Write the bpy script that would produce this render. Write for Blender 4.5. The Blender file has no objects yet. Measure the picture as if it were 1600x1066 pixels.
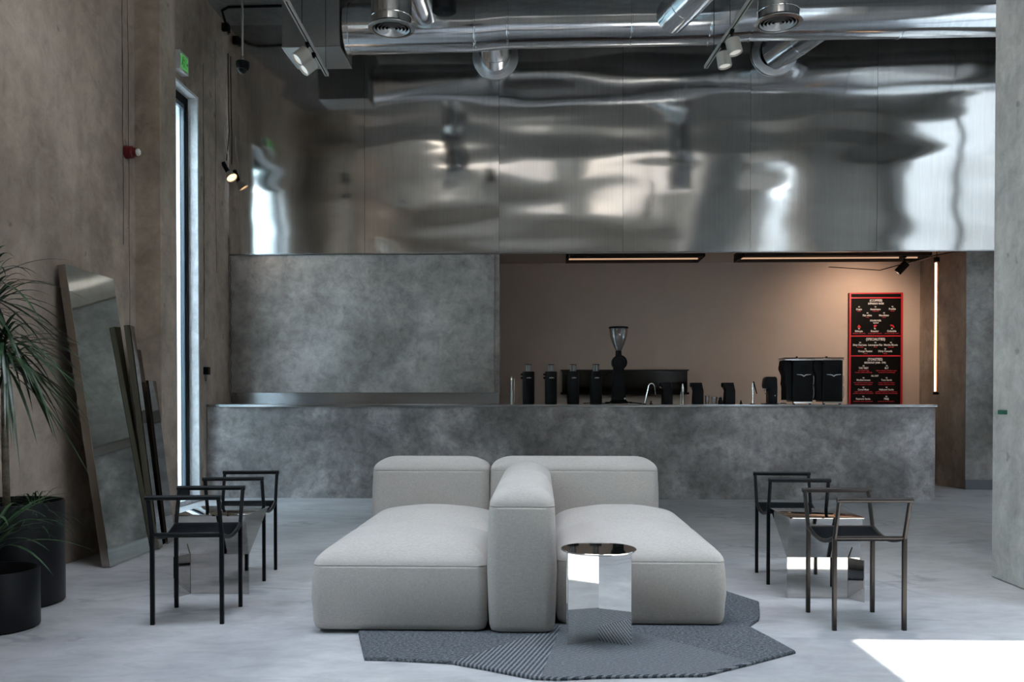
import bpy, bmesh, math, random
from mathutils import Vector, Matrix, noise
R = math.radians
PI = math.pi
sc = bpy.context.scene
col = sc.collection

# ------------------------------------------------------------------ camera
cd = bpy.data.cameras.new('camera')
cam = bpy.data.objects.new('camera', cd)
col.objects.link(cam)
cam.location = (0, 0, 1.10)
cam.rotation_euler = (R(90 - 0.8), 0, 0.032)
cd.sensor_width = 36
cd.lens = 31.5
cd.shift_y = 0.0710
cd.clip_start = 0.05
sc.camera = cam

# ------------------------------------------------------------------ sky, sun, exposure
world = bpy.data.worlds.new('daylight')
sc.world = world
world.use_nodes = True
wn = world.node_tree
wn.nodes.clear()
wo = wn.nodes.new('ShaderNodeOutputWorld')
wb = wn.nodes.new('ShaderNodeBackground')
tcw = wn.nodes.new('ShaderNodeTexCoord')
sep = wn.nodes.new('ShaderNodeSeparateXYZ')
rampw = wn.nodes.new('ShaderNodeValToRGB')
rampw.color_ramp.elements[0].position = 0.0
rampw.color_ramp.elements[0].color = (0.86, 0.89, 0.93, 1)
rampw.color_ramp.elements[1].position = 0.7
rampw.color_ramp.elements[1].color = (0.76, 0.85, 1.0, 1)
wn.links.new(tcw.outputs['Generated'], sep.inputs[0])
wn.links.new(sep.outputs[2], rampw.inputs[0])
wn.links.new(rampw.outputs[0], wb.inputs['Color'])
wb.inputs['Strength'].default_value = 14.0
wn.links.new(wb.outputs[0], wo.inputs[0])

sd = bpy.data.lights.new('sun', 'SUN')
sd.energy = 26
sd.angle = R(0.5)
sd.color = (1.0, 0.90, 0.78)
sun = bpy.data.objects.new('sun', sd)
col.objects.link(sun)
# travels towards -x, a little steeper than 45 degrees
sun.rotation_euler = Vector((-3.45, 0.0, -5.5)).to_track_quat('-Z', 'Y').to_euler()
sun.location = (12, 0, 12)

def portal(loc, w, h, normal):
    d = bpy.data.lights.new('portal', 'AREA')
    d.shape = 'RECTANGLE'; d.size = w; d.size_y = h
    d.cycles.is_portal = True
    o = bpy.data.objects.new('portal', d)
    col.objects.link(o)
    o.location = loc
    o.rotation_euler = Vector(normal).to_track_quat('-Z', 'Z').to_euler()
portal((-3.22, 2.0, 3.5), 2.2, 3.6, (1, 0, 0))
portal((4.68, 2.98, 2.77), 5.46, 2.35, (-1, 0, 0))
portal((5.98, 8.25, 2.70), 5.38, 3.9, (-1, 0, 0))
portal((-3.97, 9.1, 2.26), 4.4, 1.5, (1, 0, 0))

for x_ in (-0.9, 2.2): portal((x_, 3.8, 9.67), 2.4, 2.4, (0, 0, -1))
sc.view_settings.view_transform = 'Standard'
sc.view_settings.look = 'None'
sc.view_settings.exposure = 0.80
sc.view_settings.gamma = 1
sc.view_settings.use_curve_mapping = False
sc.cycles.sample_clamp_indirect = 6
sc.cycles.max_bounces = 10
sc.cycles.diffuse_bounces = 6

# ------------------------------------------------------------------ materials
def new_mat(name):
    m = bpy.data.materials.new(name)
    m.use_nodes = True
    nt = m.node_tree
    return m, nt, nt.nodes['Principled BSDF']

def plain(name, color, rough=0.5, metal=0.0, spec=0.5, emit=None, estr=0, bump=0, bscale=200):
    m, nt, b = new_mat(name)
    b.inputs['Base Color'].default_value = (*color, 1)
    b.inputs['Roughness'].default_value = rough
    b.inputs['Metallic'].default_value = metal
    b.inputs['Specular IOR Level'].default_value = spec
    if emit:
        b.inputs['Emission Color'].default_value = (*emit, 1)
        b.inputs['Emission Strength'].default_value = estr
    tc = nt.nodes.new('ShaderNodeTexCoord')
    n = nt.nodes.new('ShaderNodeTexNoise')
    n.inputs['Scale'].default_value = bscale
    nt.links.new(tc.outputs['Object'], n.inputs['Vector'])
    if bump:
        bp = nt.nodes.new('ShaderNodeBump')
        bp.inputs['Strength'].default_value = bump
        bp.inputs['Distance'].default_value = 0.001
        nt.links.new(n.outputs[0], bp.inputs['Height'])
        nt.links.new(bp.outputs[0], b.inputs['Normal'])
    else:
        mr = nt.nodes.new('ShaderNodeMapRange')
        n.inputs['Scale'].default_value = 12
        mr.inputs['To Min'].default_value = max(0, rough - 0.04)
        mr.inputs['To Max'].default_value = min(1, rough + 0.04)
        if rough > 0.08:
            nt.links.new(n.outputs[0], mr.inputs['Value'])
            nt.links.new(mr.outputs[0], b.inputs['Roughness'])
    return m

def rampnode(nt, stops):
    r = nt.nodes.new('ShaderNodeValToRGB')
    e = r.color_ramp.elements
    while len(e) < len(stops): e.new(0.5)
    for k, (p, c) in enumerate(stops):
        e[k].position = p
        e[k].color = (*c, 1) if len(c) == 3 else c
    return r

def mixc(nt, fac, a, b, mode='MIX'):
    m = nt.nodes.new('ShaderNodeMix')
    m.data_type = 'RGBA'; m.blend_type = mode
    for sock, v in ((m.inputs[0], fac), (m.inputs[6], a), (m.inputs[7], b)):
        if hasattr(v, 'links'): nt.links.new(v, sock)
        elif isinstance(v, (int, float)): sock.default_value = v
        else: sock.default_value = (*v, 1)
    return m.outputs[2]

def noisenode(nt, vec, scale, detail=6, rough=0.6, dist=0.0):
    n = nt.nodes.new('ShaderNodeTexNoise')
    n.inputs['Scale'].default_value = scale
    n.inputs['Detail'].default_value = detail
    n.inputs['Roughness'].default_value = rough
    n.inputs['Distortion'].default_value = dist
    nt.links.new(vec, n.inputs['Vector'])
    return n.outputs[0]

def mapping(nt, vec, scale=(1, 1, 1), loc=(0, 0, 0), rot=(0, 0, 0)):
    mp = nt.nodes.new('ShaderNodeMapping')
    mp.inputs['Scale'].default_value = scale
    mp.inputs['Location'].default_value = loc
    mp.inputs['Rotation'].default_value = rot
    nt.links.new(vec, mp.inputs['Vector'])
    return mp.outputs[0]

def concrete(name, dark, mid, light, scale=1.0, rough=0.8, pits=0.5, blot=(0.35, 0.5, 0.68), streak=None, bump=0.3, spec=0.3, loc=(0, 0, 0), contrast=1.0):
    """mottled plaster / concrete: broad clouds, fine grain, scratches, small pits"""
    m, nt, b = new_mat(name)
    tc = nt.nodes.new('ShaderNodeTexCoord')
    v = mapping(nt, tc.outputs['Object'], loc=loc)
    n1 = noisenode(nt, v, 0.9 * scale, 8, 0.62, 0.4)
    r1 = rampnode(nt, [(blot[0], dark), (blot[1], mid), (blot[2], light)])
    nt.links.new(n1, r1.inputs[0])
    n2 = noisenode(nt, v, 7.5 * scale, 12, 0.75, 0.35)
    r2 = rampnode(nt, [(0.32, (1 - 0.26 * contrast,) * 3), (0.52, (1, 1, 1)), (0.70, (1 + 0.2 * contrast,) * 3)])
    nt.links.new(n2, r2.inputs[0])
    c = mixc(nt, 1.0, r1.outputs[0], r2.outputs[0], 'MULTIPLY')
    if streak:
        vs = mapping(nt, tc.outputs['Object'], scale=streak)
        n3 = noisenode(nt, vs, 1.0, 5, 0.6, 0.3)
        r3 = rampnode(nt, [(0.38, (0.86, 0.86, 0.86)), (0.6, (1.05, 1.05, 1.05))])
        nt.links.new(n3, r3.inputs[0])
        c = mixc(nt, 1.0, c, r3.outputs[0], 'MULTIPLY')
    if pits:
        # sparse pits and nicks where two noises agree
        n4 = noisenode(nt, v, 9 * scale, 2, 0.4, 0.2)
        r4 = rampnode(nt, [(0.24, (0, 0, 0)), (0.29, (1, 1, 1))])
        nt.links.new(n4, r4.inputs[0])
        c = mixc(nt, pits, c, mixc(nt, 1.0, c, mixc(nt, r4.outputs[0], (0.55, 0.55, 0.55), (1, 1, 1)), 'MULTIPLY'))
    nt.links.new(c, b.inputs['Base Color'])
    rr = nt.nodes.new('ShaderNodeMapRange')
    rr.inputs['To Min'].default_value = rough - 0.12
    rr.inputs['To Max'].default_value = min(1, rough + 0.12)
    nt.links.new(n2, rr.inputs['Value'])
    nt.links.new(rr.outputs[0], b.inputs['Roughness'])
    b.inputs['Specular IOR Level'].default_value = spec
    n5 = noisenode(nt, v, 30 * scale, 6, 0.7)
    bp = nt.nodes.new('ShaderNodeBump')
    bp.inputs['Strength'].default_value = bump
    bp.inputs['Distance'].default_value = 0.006
    nt.links.new(mixc(nt, 0.5, n5, n2), bp.inputs['Height'])
    nt.links.new(bp.outputs[0], b.inputs['Normal'])
    return m

def steel_mat(name, base, rough, aniso=0.0, grain=(2, 2, 260), gstr=0.04, wave=0.0, wavescale=(1, 1, 1)):
    m, nt, b = new_mat(name)
    tc = nt.nodes.new('ShaderNodeTexCoord')
    b.inputs['Metallic'].default_value = 1
    v = mapping(nt, tc.outputs['Object'], scale=grain)
    g = noisenode(nt, v, 1.0, 3, 0.6)
    rr = rampnode(nt, [(0.3, tuple(x * 0.93 for x in base)), (0.7, tuple(min(1, x * 1.05) for x in base))])
    nt.links.new(g, rr.inputs[0])
    nt.links.new(rr.outputs[0], b.inputs['Base Color'])
    mr = nt.nodes.new('ShaderNodeMapRange')
    mr.inputs['To Min'].default_value = max(0.0, rough - gstr)
    mr.inputs['To Max'].default_value = rough + gstr
    nt.links.new(g, mr.inputs['Value'])
    nt.links.new(mr.outputs[0], b.inputs['Roughness'])
    b.inputs['Anisotropic'].default_value = aniso
    if wave:
        w = noisenode(nt, mapping(nt, tc.outputs['Object'], scale=wavescale), 1.0, 2, 0.5, 0.3)
        bp = nt.nodes.new('ShaderNodeBump')
        bp.inputs['Strength'].default_value = 1.0
        bp.inputs['Distance'].default_value = wave
        nt.links.new(w, bp.inputs['Height'])
        nt.links.new(bp.outputs[0], b.inputs['Normal'])
    return m

def glass_mat(name, tint=(0.9, 0.95, 0.95), fac=0.12, rough=0.02):
    m = bpy.data.materials.new(name)
    m.use_nodes = True
    nt = m.node_tree
    nt.nodes.clear()
    out = nt.nodes.new('ShaderNodeOutputMaterial')
    tr = nt.nodes.new('ShaderNodeBsdfTransparent')
    tr.inputs[0].default_value = (*tint, 1)
    gl = nt.nodes.new('ShaderNodeBsdfGlossy')
    gl.inputs['Roughness'].default_value = rough
    fw = nt.nodes.new('ShaderNodeLayerWeight')
    pw = nt.nodes.new('ShaderNodeMath'); pw.operation = 'POWER'; pw.inputs[1].default_value = 4.0
    nt.links.new(fw.outputs['Facing'], pw.inputs[0])
    lw = pw
    mx = nt.nodes.new('ShaderNodeMixShader')
    ad = nt.nodes.new('ShaderNodeMath'); ad.operation = 'ADD'; ad.use_clamp = True
    ad.inputs[1].default_value = fac
    nt.links.new(lw.outputs[0], ad.inputs[0])
    nt.links.new(ad.outputs[0], mx.inputs[0])
    nt.links.new(tr.outputs[0], mx.inputs[1])
    nt.links.new(gl.outputs[0], mx.inputs[2])
    nt.links.new(mx.outputs[0], out.inputs[0])
    return m

M = {}
M['wall_warm'] = concrete('cast concrete, warm grey', (0.310, 0.253, 0.206), (0.454, 0.378, 0.312), (0.584, 0.492, 0.416), 0.8, 0.85, 0.8, streak=(2.2, 2.2, 0.35))
M['wall_cool'] = concrete('cast concrete, pale grey', (0.435, 0.435, 0.428), (0.551, 0.551, 0.536), (0.667, 0.667, 0.652), 1.1, 0.8, 0.8, streak=(3, 3, 0.5))
M['rear'] = concrete('pale painted concrete', (0.42, 0.40, 0.37), (0.50, 0.48, 0.45), (0.56, 0.54, 0.51), 0.8, 0.85, 0.3)
M['counter'] = concrete('trowelled grey plaster', (0.174, 0.165, 0.162), (0.286, 0.269, 0.268), (0.653, 0.614, 0.612), 1.5, 0.55, 0.25, blot=(0.36, 0.50, 0.72), bump=0.2, spec=0.5, contrast=1.7)
M['panel'] = concrete('raw plaster panel', (0.210, 0.195, 0.178), (0.387, 0.365, 0.345), (0.656, 0.622, 0.591), 1.0, 0.6, 0.4, blot=(0.33, 0.5, 0.7), bump=0.25, spec=0.45, loc=(3, 7, 1), contrast=1.5)
M['alcove'] = concrete('smooth taupe plaster', (0.586, 0.469, 0.393), (0.639, 0.514, 0.431), (0.675, 0.549, 0.460), 0.4, 0.8, 0.0, bump=0.05, contrast=0.12)
M['ceiling'] = concrete('concrete soffit', (0.16, 0.155, 0.15), (0.22, 0.215, 0.205), (0.28, 0.27, 0.26), 1.0, 0.85, 0.4)
M['steel_wall'] = steel_mat('sheet steel', (0.74, 0.725, 0.705), 0.10, 0.0, grain=(60, 60, 1.2), gstr=0.02)
M['duct'] = steel_mat('spiral galvanised steel', (0.74, 0.75, 0.77), 0.13, 0.0, grain=(60, 2, 2), gstr=0.03, wave=0.006, wavescale=(0.8, 2.5, 2.5))
M['flange'] = steel_mat('brushed flange steel', (0.72, 0.72, 0.73), 0.38, grain=(30, 30, 30))
M['box_steel'] = steel_mat('dull galvanised sheet', (0.46, 0.46, 0.46), 0.42, grain=(30, 30, 30))
M['duct_dark'] = steel_mat('galvanised sheet', (0.50, 0.50, 0.50), 0.22, grain=(3, 3, 3), wave=0.004, wavescale=(2, 2, 2))
M['polished'] = steel_mat('polished steel', (0.78, 0.76, 0.74), 0.025, grain=(8, 8, 8), gstr=0.008)
M['polished_dark'] = steel_mat('bronze-toned polished steel', (0.52, 0.50, 0.48), 0.03, grain=(8, 8, 8), gstr=0.008)
M['mirror'] = steel_mat('mirror sheet', (0.62, 0.64, 0.61), 0.03, grain=(5, 5, 5), gstr=0.01, wave=0.0008, wavescale=(1.2, 1.2, 0.8))
M['bronze_mirror'] = steel_mat('bronze mirror sheet', (0.22, 0.20, 0.18), 0.04, grain=(5, 5, 5), gstr=0.01)
M['mirror_edge'] = steel_mat('mirror box edge', (0.40, 0.36, 0.32), 0.25, grain=(9, 9, 2), gstr=0.05)
M['worktop'] = steel_mat('worktop steel', (0.42, 0.42, 0.43), 0.22, grain=(2, 50, 50))
M['chrome'] = plain('chrome', (0.8, 0.78, 0.75), 0.12, 1.0)
M['black_metal'] = plain('black powder-coated steel', (0.004, 0.005, 0.006), 0.42, 0.0, 0.2, bump=0.2, bscale=400)
M['bronze_and_sheen'] = plain('dark bronze steel and painted sheen', (0.028, 0.022, 0.020), 0.35, 0.4, 0.5)  # on one chair this puts the sheen of the light into the colour
M['black_matte'] = plain('matte black', (0.004, 0.005, 0.006), 0.6, 0.0, 0.18)
M['black_gloss'] = plain('glossy black', (0.004, 0.005, 0.006), 0.3, 0.0, 0.2)
M['black_mesh'] = plain('black woven seat', (0.004, 0.005, 0.006), 0.7, 0.0, 0.08, bump=0.5, bscale=900)
M['pot'] = plain('black planter', (0.005, 0.006, 0.008), 0.42, 0.0, 0.3)
M['white_reveal'] = concrete('white painted reveal', (0.70, 0.73, 0.75), (0.78, 0.80, 0.82), (0.80, 0.82, 0.84), 1.0, 0.6, 0.1)
M['white'] = plain('white plastic', (0.62, 0.62, 0.60), 0.4)
M['beige'] = plain('warm white metal', (0.50, 0.48, 0.44), 0.45)
M['red'] = plain('red enamel', (0.11, 0.003, 0.006), 0.3)
M['menu_black'] = plain('menu black', (0.004, 0.004, 0.004), 0.6, 0.0, 0.1)
M['menu_red'] = plain('menu red', (0.62, 0.015, 0.03), 0.5)
M['menu_white'] = plain('menu white', (0.85, 0.85, 0.85), 0.5)
M['green'] = plain('exit green', (0.10, 0.42, 0.10), 0.4)
M['green_dark'] = plain('exit dark green', (0.01, 0.07, 0.02), 0.4)
M['bark'] = concrete('ringed bark', (0.10, 0.085, 0.06), (0.20, 0.175, 0.13), (0.30, 0.27, 0.21), 12, 0.9, 0.2, streak=(3, 3, 60))
M['soil'] = concrete('soil', (0.01, 0.008, 0.006), (0.025, 0.02, 0.015), (0.05, 0.04, 0.03), 20, 0.95, 0.2)
M['glass'] = glass_mat('window glass', (0.93, 0.97, 0.98), 0.02)
M['clear'] = glass_mat('clear tumbler glass', (0.80, 0.80, 0.80), 0.16)
M['dark_glass'] = plain('dark glass', (0.012, 0.010, 0.006), 0.2, 0.0, 0.3)
M['tube_hot'] = plain('lit tube', (1, 0.75, 0.5), 0.4, emit=(1.0, 0.58, 0.30), estr=5.0)
M['tube_warm'] = plain('amber tube, dim', (0.4, 0.25, 0.14), 0.3, emit=(1.0, 0.60, 0.38), estr=0.3)
M['tube_shell'] = plain('amber tube shell', (0.20, 0.085, 0.035), 0.25)
M['bulb'] = plain('lit lamp face', (1, 0.8, 0.6), 0.4, emit=(1.0, 0.62, 0.32), estr=1.3)
M['cool_led'] = plain('lamp lens', (0.7, 0.7, 0.7), 0.2, emit=(1.0, 0.95, 0.85), estr=0.25)

def leaf_mat():
    m, nt, b = new_mat('dracaena leaf')
    tc = nt.nodes.new('ShaderNodeTexCoord')
    n = noisenode(nt, tc.outputs['Object'], 6, 4, 0.6)
    r = rampnode(nt, [(0.3, (0.010, 0.030, 0.014)), (0.55, (0.028, 0.070, 0.028)), (0.75, (0.090, 0.150, 0.050))])
    nt.links.new(n, r.inputs[0])
    nt.links.new(r.outputs[0], b.inputs['Base Color'])
    b.inputs['Roughness'].default_value = 0.38
    return m
M['leaf'] = leaf_mat()

def fabric_mat():
    m, nt, b = new_mat('pale woven upholstery')
    tc = nt.nodes.new('ShaderNodeTexCoord')
    v = tc.outputs['Object']
    n1 = noisenode(nt, mapping(nt, v, scale=(420, 420, 60)), 1.0, 3, 0.6)
    n2 = noisenode(nt, mapping(nt, v, scale=(60, 60, 420)), 1.0, 3, 0.6)
    n3 = noisenode(nt, v, 3, 4, 0.6)
    f = mixc(nt, 0.5, n1, n2)
    r = rampnode(nt, [(0.30, (0.34, 0.318, 0.292)), (0.5, (0.43, 0.404, 0.374)), (0.70, (0.52, 0.492, 0.460))])
    nt.links.new(f, r.inputs[0])
    r3 = rampnode(nt, [(0.3, (0.95, 0.95, 0.95)), (0.7, (1.03, 1.03, 1.03))])
    nt.links.new(n3, r3.inputs[0])
    nt.links.new(mixc(nt, 1.0, r.outputs[0], r3.outputs[0], 'MULTIPLY'), b.inputs['Base Color'])
    b.inputs['Roughness'].default_value = 0.9
    b.inputs['Sheen Weight'].default_value = 0.15
    b.inputs['Specular IOR Level'].default_value = 0.2
    bp = nt.nodes.new('ShaderNodeBump')
    bp.inputs['Strength'].default_value = 0.25
    bp.inputs['Distance'].default_value = 0.002
    nt.links.new(f, bp.inputs['Height'])
    nt.links.new(bp.outputs[0], b.inputs['Normal'])
    return m
M['fabric'] = fabric_mat()

def floor_mat():
    m, nt, b = new_mat('pale microcement floor')
    tc = nt.nodes.new('ShaderNodeTexCoord')
    v = tc.outputs['Object']
    n1 = noisenode(nt, v, 0.55, 7, 0.6, 0.6)
    r1 = rampnode(nt, [(0.32, (0.27, 0.275, 0.285)), (0.5, (0.38, 0.385, 0.395)), (0.66, (0.47, 0.475, 0.48))])
    nt.links.new(n1, r1.inputs[0])
    n2 = noisenode(nt, mapping(nt, v, scale=(1.0, 2.0, 1)), 4.5, 8, 0.7, 0.6)
    r2 = rampnode(nt, [(0.32, (0.78, 0.78, 0.78)), (0.55, (1.0, 1.0, 1.0)), (0.72, (1.12, 1.12, 1.12))])
    nt.links.new(n2, r2.inputs[0])
    c = mixc(nt, 1.0, r1.outputs[0], r2.outputs[0], 'MULTIPLY')
    # darker patched-in crack lines: thin band of a warped noise
    n3 = noisenode(nt, mapping(nt, v, scale=(0.55, 0.8, 1), loc=(4.3, 1.7, 0)), 1.0, 4, 0.55, 1.2)
    r3 = rampnode(nt, [(0.488, (1, 1, 1)), (0.497, (0.72, 0.74, 0.76)), (0.510, (0.76, 0.78, 0.80)), (0.520, (1, 1, 1))])
    nt.links.new(n3, r3.inputs[0])
    n4 = noisenode(nt, v, 1.3, 3, 0.5)
    r4 = rampnode(nt, [(0.48, (0, 0, 0)), (0.56, (1, 1, 1))])
    nt.links.new(n4, r4.inputs[0])
    crack = mixc(nt, r4.outputs[0], (1, 1, 1), r3.outputs[0])
    c = mixc(nt, 1.0, c, crack, 'MULTIPLY')
    nt.links.new(c, b.inputs['Base Color'])
    b.inputs['Specular IOR Level'].default_value = 0.35
    mr = nt.nodes.new('ShaderNodeMapRange')
    mr.inputs['To Min'].default_value = 0.42
    mr.inputs['To Max'].default_value = 0.68
    nt.links.new(n2, mr.inputs['Value'])
    nt.links.new(mr.outputs[0], b.inputs['Roughness'])
    bp = nt.nodes.new('ShaderNodeBump')
    bp.inputs['Strength'].default_value = 0.15
    bp.inputs['Distance'].default_value = 0.004
    nt.links.new(noisenode(nt, v, 18, 6, 0.7), bp.inputs['Height'])
    nt.links.new(bp.outputs[0], b.inputs['Normal'])
    return m
M['floor'] = floor_mat()

def rug_mat():
    m, nt, b = new_mat('blue grey tufted rug')
    tc = nt.nodes.new('ShaderNodeTexCoord')
    v = tc.outputs['Object']
    n = noisenode(nt, mapping(nt, v, scale=(70, 130, 60)), 1.0, 5, 0.8)
    base = rampnode(nt, [(0.36, (0.028, 0.034, 0.041)), (0.5, (0.085, 0.095, 0.106)), (0.64, (0.23, 0.247, 0.265))])
    nt.links.new(n, base.inputs[0])
    def stripes(ang, sc_):
        w = nt.nodes.new('ShaderNodeTexWave')
        w.inputs['Scale'].default_value = sc_
        w.inputs['Distortion'].default_value = 0.6
        w.inputs['Detail'].default_value = 2
        w.inputs['Detail Scale'].default_value = 3
        nt.links.new(mapping(nt, v, rot=(0, 0, ang)), w.inputs['Vector'])
        r = rampnode(nt, [(0.50, (0.035, 0.042, 0.050)), (0.72, (0.27, 0.285, 0.30))])
        nt.links.new(w.outputs[0], r.inputs[0])
        return mixc(nt, 0.4, r.outputs[0], base.outputs[0])
    sx = nt.nodes.new('ShaderNodeSeparateXYZ')
    nt.links.new(v, sx.inputs[0])
    def lin(a, bb, c):
        # 1 where a*x + b*y + c > 0
        m1 = nt.nodes.new('ShaderNodeMath'); m1.operation = 'MULTIPLY_ADD'
        nt.links.new(sx.outputs[1], m1.inputs[0]); m1.inputs[1].default_value = bb; m1.inputs[2].default_value = c
        m2 = nt.nodes.new('ShaderNodeMath'); m2.operation = 'MULTIPLY_ADD'
        nt.links.new(sx.outputs[0], m2.inputs[0]); m2.inputs[1].default_value = a
        nt.links.new(m1.outputs[0], m2.inputs[2])
        m3 = nt.nodes.new('ShaderNodeMath'); m3.operation = 'GREATER_THAN'; m3.inputs[1].default_value = 0
        nt.links.new(m2.outputs[0], m3.inputs[0])
        return m3.outputs[0]
    def mul(*ss):
        o = ss[0]
        for s in ss[1:]:
            mm = nt.nodes.new('ShaderNodeMath'); mm.operation = 'MULTIPLY'
            nt.links.new(o, mm.inputs[0]); nt.links.new(s, mm.inputs[1])
            o = mm.outputs[0]
        return o
    c = base.outputs[0]
    # lobe of steep lines left of centre, then a fan of slanting lines
    m1 = mul(lin(1, -0.75, 3.15), lin(-1, 0.12, -0.42))
    c = mixc(nt, m1, c, stripes(R(14), 16))
    m2 = mul(lin(1, -0.12, 0.42), lin(-1, -0.9, 4.25))
    c = mixc(nt, m2, c, stripes(R(62), 22))
    nt.links.new(c, b.inputs['Base Color'])
    b.inputs['Roughness'].default_value = 0.95
    b.inputs['Specular IOR Level'].default_value = 0.1
    bp = nt.nodes.new('ShaderNodeBump')
    bp.inputs['Strength'].default_value = 0.8
    bp.inputs['Distance'].default_value = 0.006
    nt.links.new(c, bp.inputs['Height'])
    nt.links.new(bp.outputs[0], b.inputs['Normal'])
    return m
M['rug'] = rug_mat()

# ------------------------------------------------------------------ mesh helpers
class MB:
    def __init__(self): self.bm = bmesh.new(); self.smooth = set()
    def box(self, x0, x1, y0, y1, z0, z1, bev=0.0, mat=None):
        vs = [self.bm.verts.new((x, y, z)) for x in (x0, x1) for y in (y0, y1) for z in (z0, z1)]
        fs = [self.bm.faces.new([vs[i] for i in q]) for q in ((0, 1, 3, 2), (4, 6, 7, 5), (0, 4, 5, 1), (2, 3, 7, 6), (0, 2, 6, 4), (1, 5, 7, 3))]
        if mat:
            for v in vs: v.co = mat @ v.co
        if bev:
            es = set(e for f in fs for e in f.edges)
            bmesh.ops.bevel(self.bm, geom=list(es), offset=bev, segments=2, affect='EDGES', profile=0.6)
        return self
    def prism(self, pts, a, b):
        """polygon given in 3-D, swept by vector b-a"""
        d = Vector(b) - Vector(a)
        v0 = [self.bm.verts.new(p) for p in pts]
        v1 = [self.bm.verts.new(Vector(p) + d) for p in pts]
        n = len(pts)
        self.bm.faces.new(v0[::-1]); self.bm.faces.new(v1)
        for i in range(n):
            self.bm.faces.new((v0[i], v0[(i + 1) % n], v1[(i + 1) % n], v1[i]))
        return self
    def rings(self, rs, cap0=True, cap1=True, smooth=True):
        vr = [[self.bm.verts.new(p) for p in r] for r in rs]
        n = len(vr[0])
        for a, b in zip(vr, vr[1:]):
            for i in range(n):
                f = self.bm.faces.new((a[i], a[(i + 1) % n], b[(i + 1) % n], b[i]))
                f.smooth = smooth
        if cap0: self.bm.faces.new(vr[0][::-1])
        if cap1: self.bm.faces.new(vr[-1])
        return self
    def tube(self, pts, r, seg=10, caps=True):
        pts = [Vector(p) for p in pts]
        rs = r if isinstance(r, (list, tuple)) else [r] * len(pts)
        rings = []
        up = None
        for i, p in enumerate(pts):
            d = (pts[min(i + 1, len(pts) - 1)] - pts[max(i - 1, 0)]).normalized()
            if up is None:
                up = Vector((0, 0, 1)) if abs(d.z) < 0.9 else Vector((1, 0, 0))
            a = d.cross(up).normalized()
            up = a.cross(d).normalized()
            rings.append([p + (a * math.cos(t) + up * math.sin(t)) * rs[i] for t in (2 * PI * k / seg for k in range(seg))])
        return self.rings(rings, caps, caps)
    def lathe(self, prof, c=(0, 0, 0), seg=32, axis='Z', caps=(True, True), smooth=True):
        rings = []
        for r, h in prof:
            ring = []
            for k in range(seg):
                t = 2 * PI * k / seg
                u, v = r * math.cos(t), r * math.sin(t)
                p = {'Z': (u, v, h), 'X': (h, u, v), 'Y': (v, h, u)}[axis]
                ring.append(Vector(p) + Vector(c))
            rings.append(ring)
        return self.rings(rings, caps[0], caps[1], smooth)
    def build(self, name, mat, parent=None, sharp=35, bevel=0):
        me = bpy.data.meshes.new(name)
        bmesh.ops.recalc_face_normals(self.bm, faces=self.bm.faces)
        self.bm.to_mesh(me); self.bm.free()
        o = bpy.data.objects.new(name, me)
        me.materials.append(mat if not isinstance(mat, str) else M[mat])
        col.objects.link(o)
        if parent: o.parent = parent
        if bevel:
            md = o.modifiers.new('bevel', 'BEVEL'); md.width = bevel; md.segments = 2; md.limit_method = 'ANGLE'
        try: me.set_sharp_from_angle(angle=R(sharp))
        except Exception: pass
        return o

def tag(o, label=None, cat=None, group=None, kind=None):
    if label: o['label'] = label
    if cat: o['category'] = cat
    if group: o['group'] = group
    if kind: o['kind'] = kind
    return o
def thing(name, label, cat, loc=(0, 0, 0), rz=0, group=None):
    o = bpy.data.objects.new(name, None)
    o.empty_display_size = 0.1
    col.objects.link(o)
    o.location = loc; o.rotation_euler = (0, 0, rz)
    return tag(o, label, cat, group)
def struct(o): o['kind'] = 'structure'; return o
def copy_tree(o, parent=None):
    c = o.copy(); col.objects.link(c); c.parent = parent
    for ch in list(o.children): copy_tree(ch, c)
    return c
def nest(t, **under):
    # hang small pieces under the part they belong to (all share the thing's origin)
    kids = {c.name.split('.')[0]: c for c in t.children}
    for c in list(t.children):
        host = under.get(c.name.split('.')[0])
        if host: c.parent = kids[host]
def place(o, loc, label=None, rz=None, group=None):
    o.location = loc
    if rz is not None: o.rotation_euler = (0, 0, rz)
    if label: o['label'] = label
    if group: o['group'] = group
    return o

def text_mesh(items, name, mat, parent, thick=0.0012):
    """items: (string, x, z, size, width) centred lettering on a plane facing -y"""
    bm = bmesh.new()
    for s, x, z, size, width in items:
        cu = bpy.data.curves.new('t', 'FONT')
        cu.body = s; cu.size = size; cu.align_x = 'CENTER'; cu.align_y = 'CENTER'
        cu.extrude = thick; cu.offset = size * 0.018
        cu.resolution_u = 2
        to = bpy.data.objects.new('t', cu)
        col.objects.link(to)
        dg = bpy.context.evaluated_depsgraph_get()
        me = bpy.data.meshes.new_from_object(to.evaluated_get(dg))
        xs = [v.co.x for v in me.vertices]
        k = width / (max(xs) - min(xs)) if width and xs else 1
        mt = Matrix.Translation((x, 0, z)) @ Matrix.Rotation(R(90), 4, 'X') @ Matrix.Diagonal((k, 1, 1, 1))
        me.transform(mt)
        bm.from_mesh(me)
        bpy.data.objects.remove(to); bpy.data.meshes.remove(me); bpy.data.curves.remove(cu)
    me = bpy.data.meshes.new(name)
    bm.to_mesh(me); bm.free()
    o = bpy.data.objects.new(name, me)
    me.materials.append(M[mat])
    col.objects.link(o)
    if parent: o.parent = parent
    return o

# ================================================================== THE SETTING
XL, XC, YS, YC = -3.80, -3.20, 10.82, 10.07     # far left wall, near left wall, steel wall, counter front
ZC = 5.66
struct(MB().box(-4.2, 6.2, -2.8, 13.0, -0.12, 0).build('floor', 'floor'))
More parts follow.
